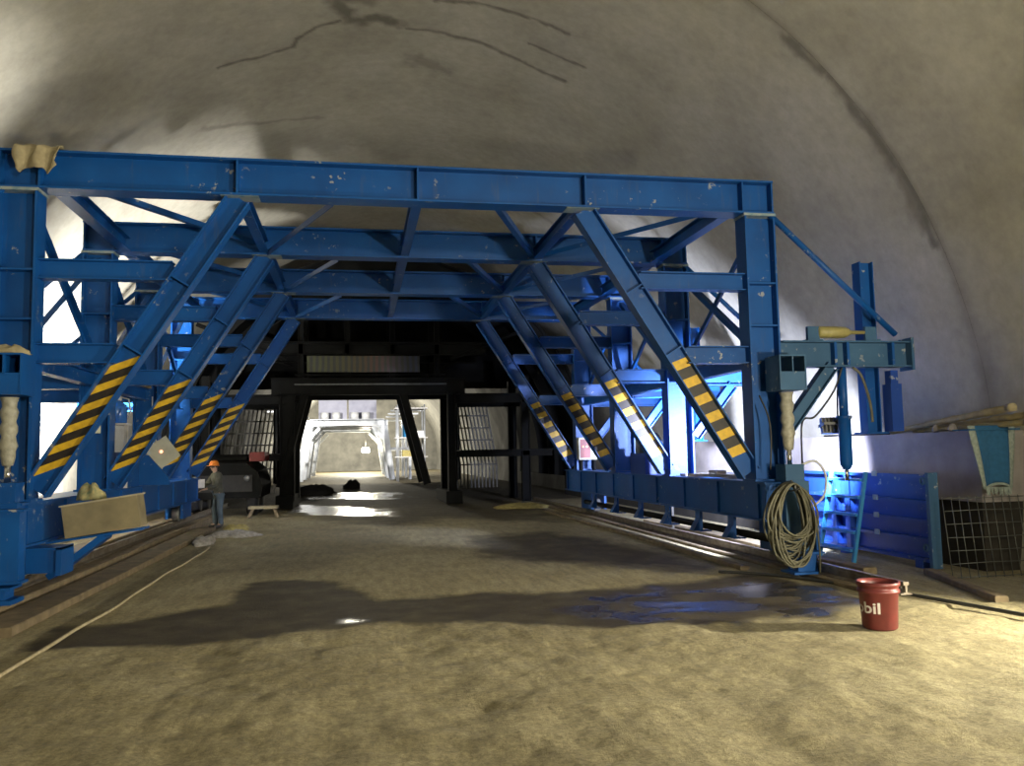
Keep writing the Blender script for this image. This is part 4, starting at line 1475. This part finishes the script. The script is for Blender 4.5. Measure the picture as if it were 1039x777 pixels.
def worker():
    t = thing('person', 'worker in orange helmet, camouflage jacket and blue-grey trousers reaching out to a white board', 'person', (-3.52, 22.5, 0.005))
    t.rotation_euler.z = math.radians(-62)       # local -Y is where he faces
    # local: x right side, -y forward
    V = [(0, 0.02, 0.86), (0, 0.0, 1.02), (0, -0.03, 1.20), (0, -0.05, 1.34), (0, -0.075, 1.42), (0, -0.10, 1.49), (0, -0.11, 1.56), (0, -0.11, 1.60)]
    Rr = [(0.125, 0.10), (0.125, 0.095), (0.145, 0.105), (0.12, 0.085), 0.05, (0.066, 0.078), (0.074, 0.088), (0.05, 0.06)]
    E_ = [(i, i + 1) for i in range(7)]

    def chain(start, pts, rad):
        prev = start
        for p, r in zip(pts, rad):
            V.append(p)
            Rr.append(r)
            E_.append((prev, len(V) - 1))
            prev = len(V) - 1
        return prev
    hands = []
    # arms: both reach forward, right one higher
    for s, el, wr in ((-1, (-0.25, -0.20, 1.10), (-0.15, -0.44, 1.12)), (1, (0.27, -0.12, 1.06), (0.17, -0.36, 1.00))):
        a = chain(3, [(s * 0.19, -0.04, 1.33), el, wr], [0.06, 0.043, 0.03])
        d = (Vector(wr) - Vector(el)).normalized()
        w = Vector(wr)
        palm = w + d * 0.07
        h = chain(a, [tuple(palm)], [(0.036, 0.018)])
        side = Vector((1, 0, 0))
        side = (side - d * side.dot(d)).normalized()
        for k, ln in enumerate((0.07, 0.08, 0.075, 0.06)):
            off = side * (-0.03 + 0.02 * k)
            chain(h, [tuple(palm + off + d * 0.035), tuple(palm + off + d * (0.035 + ln * 0.55) + Vector((0, 0, -0.012))), tuple(palm + off * 1.05 + d * (0.03 + ln) + Vector((0, 0, -0.032)))], [0.0095, 0.0085, 0.0075])
        th = -side * s * -1
        chain(a, [tuple(w + d * 0.03 + th * -0.03 * s), tuple(w + d * 0.07 + th * -0.055 * s + Vector((0, 0, 0.01)))], [0.011, 0.009])
    # legs
    for s in (-1, 1):
        chain(0, [(s * 0.10, 0.02, 0.80), (s * 0.115, -0.02 + 0.03 * s, 0.45), (s * 0.12, 0.03 * s + 0.02, 0.10), (s * 0.13, 0.03 * s - 0.12, 0.04)], [0.088, 0.058, 0.042, 0.035])
    me = skin_mesh('body', V, E_, Rr, 'skin', 2)
    obj('body', me, t)
    # face: nose, eyes, mouth, ears
    MB().lathe([(0.012, 0), (0.009, 0.02), (0.003, 0.034)], 8).xform(Matrix.Translation((0, -0.185, 1.525)) @ Matrix.Rotation(PI / 2, 4, 'X')).build('nose', 'skin', t, True)
    for s in (-1, 1):
        MB().lathe([(0.002, -0.008), (0.011, -0.004), (0.011, 0.004), (0.002, 0.008)], 8, (s * 0.028, -0.182, 1.55)).build('eye', 'hair', t, True)
        MB().lathe([(0.004, -0.03), (0.016, -0.012), (0.018, 0.012), (0.005, 0.03)], 8, (s * 0.074, -0.105, 1.535)).build('ear', 'skin', t, True)
    MB().box(-0.022, 0.022, -0.184, -0.174, 1.482, 1.489).build('mouth', 'red_paint', t)
    MB().lathe([(0.083, 0.0), (0.086, 0.05), (0.07, 0.07)], 16, (0, -0.095, 1.525)).build('hair', 'hair', t, True)
    # helmet
    hm = MB().lathe([(0.135, 0.0), (0.138, 0.01), (0.118, 0.018), (0.116, 0.06), (0.10, 0.105), (0.065, 0.13), (0.02, 0.14)], 22, (0, -0.105, 1.575)).build('helmet', 'helmet', t, True)
    MB().box(-0.09, 0.09, -0.285, -0.215, 1.572, 1.582).build('brim', 'helmet', hm)
    # jacket
    JV = [(0, 0.02, 0.68), (0, 0.01, 0.98), (0, -0.03, 1.20), (0, -0.05, 1.36), (0, -0.072, 1.42)]
    JR = [(0.185, 0.145), (0.16, 0.125), (0.175, 0.13), (0.135, 0.10), (0.065, 0.065)]
    JE = [(0, 1), (1, 2), (2, 3), (3, 4)]
    for s, el, wr in ((-1, (-0.25, -0.20, 1.10), (-0.16, -0.41, 1.118)), (1, (0.27, -0.12, 1.06), (0.18, -0.335, 1.006))):
        b = len(JV)
        JV += [(s * 0.19, -0.04, 1.335), el, wr]
        JR += [0.078, 0.062, 0.05]
        JE += [(3, b), (b, b + 1), (b + 1, b + 2)]
    obj('jacket', skin_mesh('jacket', JV, JE, JR, 'jacket', 2), t)
    # trousers
    TV = [(0, 0.02, 1.0)]
    TR = [(0.15, 0.12)]
    TE = []
    for s in (-1, 1):
        b = len(TV)
        TV += [(s * 0.10, 0.02, 0.78), (s * 0.115, -0.02 + 0.03 * s, 0.45), (s * 0.12, 0.03 * s + 0.02, 0.06)]
        TR += [0.108, 0.078, 0.066]
        TE += [(0, b), (b, b + 1), (b + 1, b + 2)]
    obj('trousers', skin_mesh('trousers', TV, TE, TR, 'trousers', 2), t)
    for s in (-1, 1):
        obj('boot', skin_mesh('boot', [(s * 0.12, 0.03 * s + 0.03, 0.17), (s * 0.12, 0.03 * s + 0.03, 0.06), (s * 0.13, 0.03 * s - 0.06, 0.045), (s * 0.135, 0.03 * s - 0.16, 0.04)],
                              [(0, 1), (1, 2), (2, 3)], [0.055, 0.055, 0.05, 0.04], 'boots', 2), t)
    # the board he holds
    o = MB().box(-0.20, 0.20, -0.006, 0.006, -0.11, 0.11).build('clipboard', 'pale_board')
    o.location = (-4.0, 22.24, 1.14)
    o.rotation_euler = (0.1, 0.0, math.radians(20))
    tag(o, 'white board held in the hands of the worker', 'board')


worker()

# ------------------------------------------------------------------ the dark gantry beyond
def dark_gantry():
    cx, y0 = 0.45, 30.0
    t = thing('dark_gantry', 'dark steel formwork gantry farther down the tunnel behind the blue trolley', 'gantry', (cx, y0, 0))

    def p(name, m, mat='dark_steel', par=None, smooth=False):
        return m.xform(local(t)).build(name, mat, par or t, smooth)
    for i, y in enumerate((30.0, 32.6)):
        for s in (-1, 1):
            P = lambda dx: cx + s * dx
            xc_ = -2.4 if s < 0 else 3.35
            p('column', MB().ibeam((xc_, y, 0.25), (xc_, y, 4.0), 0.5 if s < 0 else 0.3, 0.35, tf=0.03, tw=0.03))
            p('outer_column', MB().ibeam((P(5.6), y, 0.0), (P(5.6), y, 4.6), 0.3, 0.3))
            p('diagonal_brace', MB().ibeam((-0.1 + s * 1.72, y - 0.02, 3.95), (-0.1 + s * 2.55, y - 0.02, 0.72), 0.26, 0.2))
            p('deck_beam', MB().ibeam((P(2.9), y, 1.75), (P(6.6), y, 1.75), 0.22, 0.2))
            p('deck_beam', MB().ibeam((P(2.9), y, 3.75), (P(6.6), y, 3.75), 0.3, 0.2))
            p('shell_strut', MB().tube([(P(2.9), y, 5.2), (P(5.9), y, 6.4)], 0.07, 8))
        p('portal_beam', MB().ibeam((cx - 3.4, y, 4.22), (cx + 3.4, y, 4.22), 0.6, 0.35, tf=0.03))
        p('upper_beam', MB().ibeam((cx - 4.2, y, 5.55), (cx + 4.2, y, 5.55), 0.4, 0.3))
        for dx in (-2.4, -0.8, 0.8, 2.4):
            p('king_post', MB().ibeam((cx + dx, y, 4.5), (cx + dx, y, 8.2 - 0.12 * dx * dx), 0.2, 0.2))
    for s in (-1, 1):
        x0, x1 = sorted((cx + s * 3.2, cx + s * 6.6))
        p('deck_plate', MB().box(x0, x1, 29.8, 36.4, 1.861, 1.90))
        p('deck_plate', MB().box(x0, x1, 29.8, 36.4, 3.901, 3.94))
        p('base_beam', MB().box(min(cx + s * 2.62, cx + s * 3.2), max(cx + s * 2.62, cx + s * 3.2), 29.5, 33.2, 0.02, 0.45))
        # clutter of pipes between the right columns
        for k in range(5):
            p('prop_pipe', MB().tube([(cx + s * (3.0 + 0.2 * k), 30.8 + k * 1.15, 0.7), (cx + s * (3.1 + 0.17 * k), 30.8 + k * 1.15, 3.8)], 0.05, 8), 'grey_steel' if k % 2 else 'dark_steel', None, True)
    p('upper_deck', MB().box(cx - 4.3, cx + 4.3, 29.8, 36.4, 5.76, 5.80))
    p('deck_rail', MB().tube([(cx - 2.6, 29.82, 4.62), (cx + 2.7, 29.82, 4.62)], 0.03, 8), 'dark_steel', None, True)
    p('deck_rail', MB().tube([(cx - 2.6, 29.75, 4.28), (cx + 2.7, 29.75, 4.28)], 0.03, 8), 'grey_steel', None, True)
    # arched form shell, lengthened to keep the lit wall beyond hidden
    th = np.radians(np.arange(-97, 97.5, 4.0))
    V, Fc = [], []
    for r_s in (7.45, 7.35):
        for y in (29.4, 42.6):
            V += [(AX + r_s * math.sin(a), y, AZ + r_s * math.cos(a)) for a in th]
    n = len(th)
    for i in range(n - 1):
        Fc += [(i, i + 1, n + i + 1, n + i), (2 * n + i + 1, 2 * n + i, 3 * n + i, 3 * n + i + 1), (i + 1, i, 2 * n + i, 2 * n + i + 1), (n + i, n + i + 1, 3 * n + i + 1, 3 * n + i)]
    p('form_shell', MB().add(V, Fc))
    V = [(AX + 7.3 * math.sin(a), 36.6, AZ + 7.3 * math.cos(a)) for a in np.radians(np.arange(-64, 64.5, 4.0))]
    m_ = len(V)
    p('blackout_screen', MB().add(V + [(x, 36.64, z) for x, _, z in V], [tuple(range(m_)), tuple(range(2 * m_ - 1, m_ - 1, -1))] + [(i, i + m_, (i + 1) % m_ + m_, (i + 1) % m_) for i in range(m_)]))  # dark plate added to shut out the bright vault behind
    # ribs of the shell, front
    for y in (29.45, 33.0, 36.0):
        V = []
        for r_s in (7.34, 6.9):
            for yy in (y, y + 0.05):
                V += [(AX + r_s * math.sin(a), yy, AZ + r_s * math.cos(a)) for a in th]
        Fc = []
        for i in range(n - 1):
            Fc += [(i, i + 1, n + i + 1, n + i), (2 * n + i + 1, 2 * n + i, 3 * n + i, 3 * n + i + 1), (i + 1, i, 2 * n + i, 2 * n + i + 1), (n + i, n + i + 1, 3 * n + i + 1, 3 * n + i)]
        p('shell_rib', MB().add(V, Fc))
    return t


dark_gantry()
b = MB().box(-1.72, 2.19, 29.62, 29.65, 4.70, 5.27)
o = b.build('banner', 'banner')
tag(o, 'long banner in dimmed colours hung across the dark gantry', 'banner')

# rebar mats standing by the walls behind the dark gantry
def rebar_mat(label, x0, x1, y, z0, z1, bend):
    t = thing('rebar_mat', label, 'rebar', (x0, y, 0), 'rebar mats behind the dark gantry')
    n = 12
    for i in range(n + 1):
        f = i / n
        x = (x1 - x0) * f
        MB().tube([(x + bend * 0.0, 0, 0.0), (x, 0, z0), (x + bend * 0.5, 0.1, (z0 + z1) / 2), (x + bend, 0.3, z1)], 0.045, 6).build('upright_bar', 'rebar', t, True)
    for j in range(6):
        f = j / 5
        z = z0 + (z1 - z0) * f
        MB().tube([(bend * f, 0.3 * f - 0.05, z), (x1 - x0 + bend * f, 0.3 * f - 0.05, z)], 0.04, 6).build('cross_bar', 'rebar', t, True)
    return t


rebar_mat('pale rebar mat behind the left deck of the dark gantry', -6.6, -4.1, 43.5, 1.2, 4.2, 0.4)
rebar_mat('pale rebar mat behind the right deck of the dark gantry', 4.9, 7.2, 43.5, 1.2, 4.4, -0.5)


# parked dumper at the left
def dumper():
    t = thing('parked_dumper', 'dark parked dumper with red body stripe behind the worker', 'vehicle', (-4.05, 27.4, 0))
    prof = [(-1.15, 0.55), (1.15, 0.55), (1.2, 0.9), (1.05, 1.35), (0.7, 1.62), (-0.7, 1.62), (-1.05, 1.35), (-1.2, 0.9)]
    n = len(prof)
    b = MB()
    b.add([(x, -0.9, z) for x, z in prof] + [(x * 1.02, 1.6, z * 1.06) for x, z in prof], [(i, (i + 1) % n, n + (i + 1) % n, n + i) for i in range(n)] + [tuple(range(n - 1, -1, -1)), tuple(range(n, 2 * n))])
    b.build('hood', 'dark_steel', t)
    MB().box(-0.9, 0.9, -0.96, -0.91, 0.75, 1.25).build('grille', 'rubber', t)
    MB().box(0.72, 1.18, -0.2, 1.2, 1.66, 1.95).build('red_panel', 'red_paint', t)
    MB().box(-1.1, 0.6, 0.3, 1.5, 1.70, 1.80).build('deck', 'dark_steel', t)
    for s in (-1, 1):
        for y in (-0.35, 1.1):
            w = MB().lathe([(0.2, -0.16), (0.42, -0.15), (0.46, -0.08), (0.46, 0.08), (0.42, 0.15), (0.2, 0.16)], 20).xform(Matrix.Translation((s * 0.85, y, 0.46)) @ Matrix.Rotation(PI / 2, 4, 'Y'))
            w.build('wheel', 'rubber', t, True)
        MB().lathe([(0.09, 0), (0.09, 0.03), (0.06, 0.05)], 14).xform(Matrix.Translation((s * 0.75, -0.965, 1.15)) @ Matrix.Rotation(PI / 2, 4, 'X')).build('headlight', 'grey_steel', t, True)


dumper()
lump('spoil_heap', 'dark spoil heap on the floor behind the dark gantry at the left', 'heap', (-1.9, 40.5, 0.0), (1.8, 1.4, 0.4), 'dark_earth', 31)
lump('spoil_heap', 'dark spoil heap standing in front of the bright far gantry', 'heap', (-0.3, 46.5, 0.0), (0.75, 0.7, 0.42), 'dark_earth', 32)


# ------------------------------------------------------------------ the bright gantry far away
def bright_gantry():
    cx, y0 = -0.8, 62.0
    t = thing('bright_gantry', 'bright silver steel gantry lit up far down the tunnel', 'gantry', (cx, y0, 0))

    def p(name, m, mat='silver', par=None, smooth=False):
        return m.xform(local(t)).build(name, mat, par or t, smooth)
    for i, y in enumerate((62.0, 67.0, 72.0, 80.0)):
        for s in (-1, 1):
            p('leg', MB().ibeam((cx + s * 2.75, y, 4.0), (cx + s * 3.3, y, 0.0), 0.45, 0.4, tf=0.04, tw=0.04))
            p('knee_brace', MB().bar((cx + s * 2.7, y, 3.0), (cx + s * 1.9, y, 3.85), 0.2, 0.2))
            p('outer_post', MB().ibeam((cx + s * 4.6, y, 0.0), (cx + s * 4.6, y, 4.8), 0.2, 0.2))
            p('side_deck', MB().box(min(cx + s * 3.2, cx + s * 5.2), max(cx + s * 3.2, cx + s * 5.2), y - 0.15, y + 0.15, 2.2, 2.35))
            p('side_deck', MB().box(min(cx + s * 3.2, cx + s * 5.6), max(cx + s * 3.2, cx + s * 5.6), y - 0.15, y + 0.15, 5.0, 5.12))
        p('portal_beam', MB().ibeam((cx - 3.0, y, 4.2), (cx + 3.0, y, 4.2), 0.4, 0.4, tf=0.04))
    for x in (-2.75, -0.62):
        p('sheet_panel', MB().box(x, x + 2.0, 61.7, 61.75, 4.45, 5.95), 'violet_panel')
    for x in (-2.3, -1.5, -0.2, 0.6):
        p('drum', MB().lathe([(0.3, 0), (0.3, 0.5)], 12, (x, 61.2, 4.42)), 'white_plastic', None, True)
    p('panel_rail', MB().box(-3.3, 1.9, 60.8, 61.65, 4.38, 4.42))


bright_gantry()


def side_stage():
    t = thing('scaffold_stage', 'cluttered scaffold stage with a blue drum beside the bright far gantry', 'scaffold', (3.6, 58.0, 0))
    for x in (-0.9, 0.9):
        for y in (-1.0, 1.0):
            MB().tube([(x, y, 0), (x, y, 5.2)], 0.06, 8).build('standard', 'silver', t, True)
    for z in (1.6, 2.9, 4.9):
        MB().box(-1.1, 1.1, -1.1, 1.1, z, z + 0.08).build('platform', 'pale_board', t)
    MB().lathe([(0.42, 0), (0.45, 0.05), (0.45, 0.85), (0.42, 0.9)], 18, (-0.1, -0.4, 2.981)).build('drum', 'cyan_paint', t, True)
    MB().box(0.3, 0.9, -1.0, -0.5, 2.981, 3.4).build('crate', 'white_plastic', t)
    MB().box(-0.6, 0.5, -1.0, -0.4, 1.681, 2.1).build('crate', 'cloth_yellow', t)


side_stage()
wl = work_lamp('distant glowing lamp inside the bright far gantry', (0.75, 79.75, 2.3), (0.5, 60.0, 2.0), None, 'lens_warm', 2.0)
MB().tube([(0, 0.2, 0.2), (0, 0.2, 1.72)], 0.03, 8).build('suspension', 'cable_dark', wl, True)
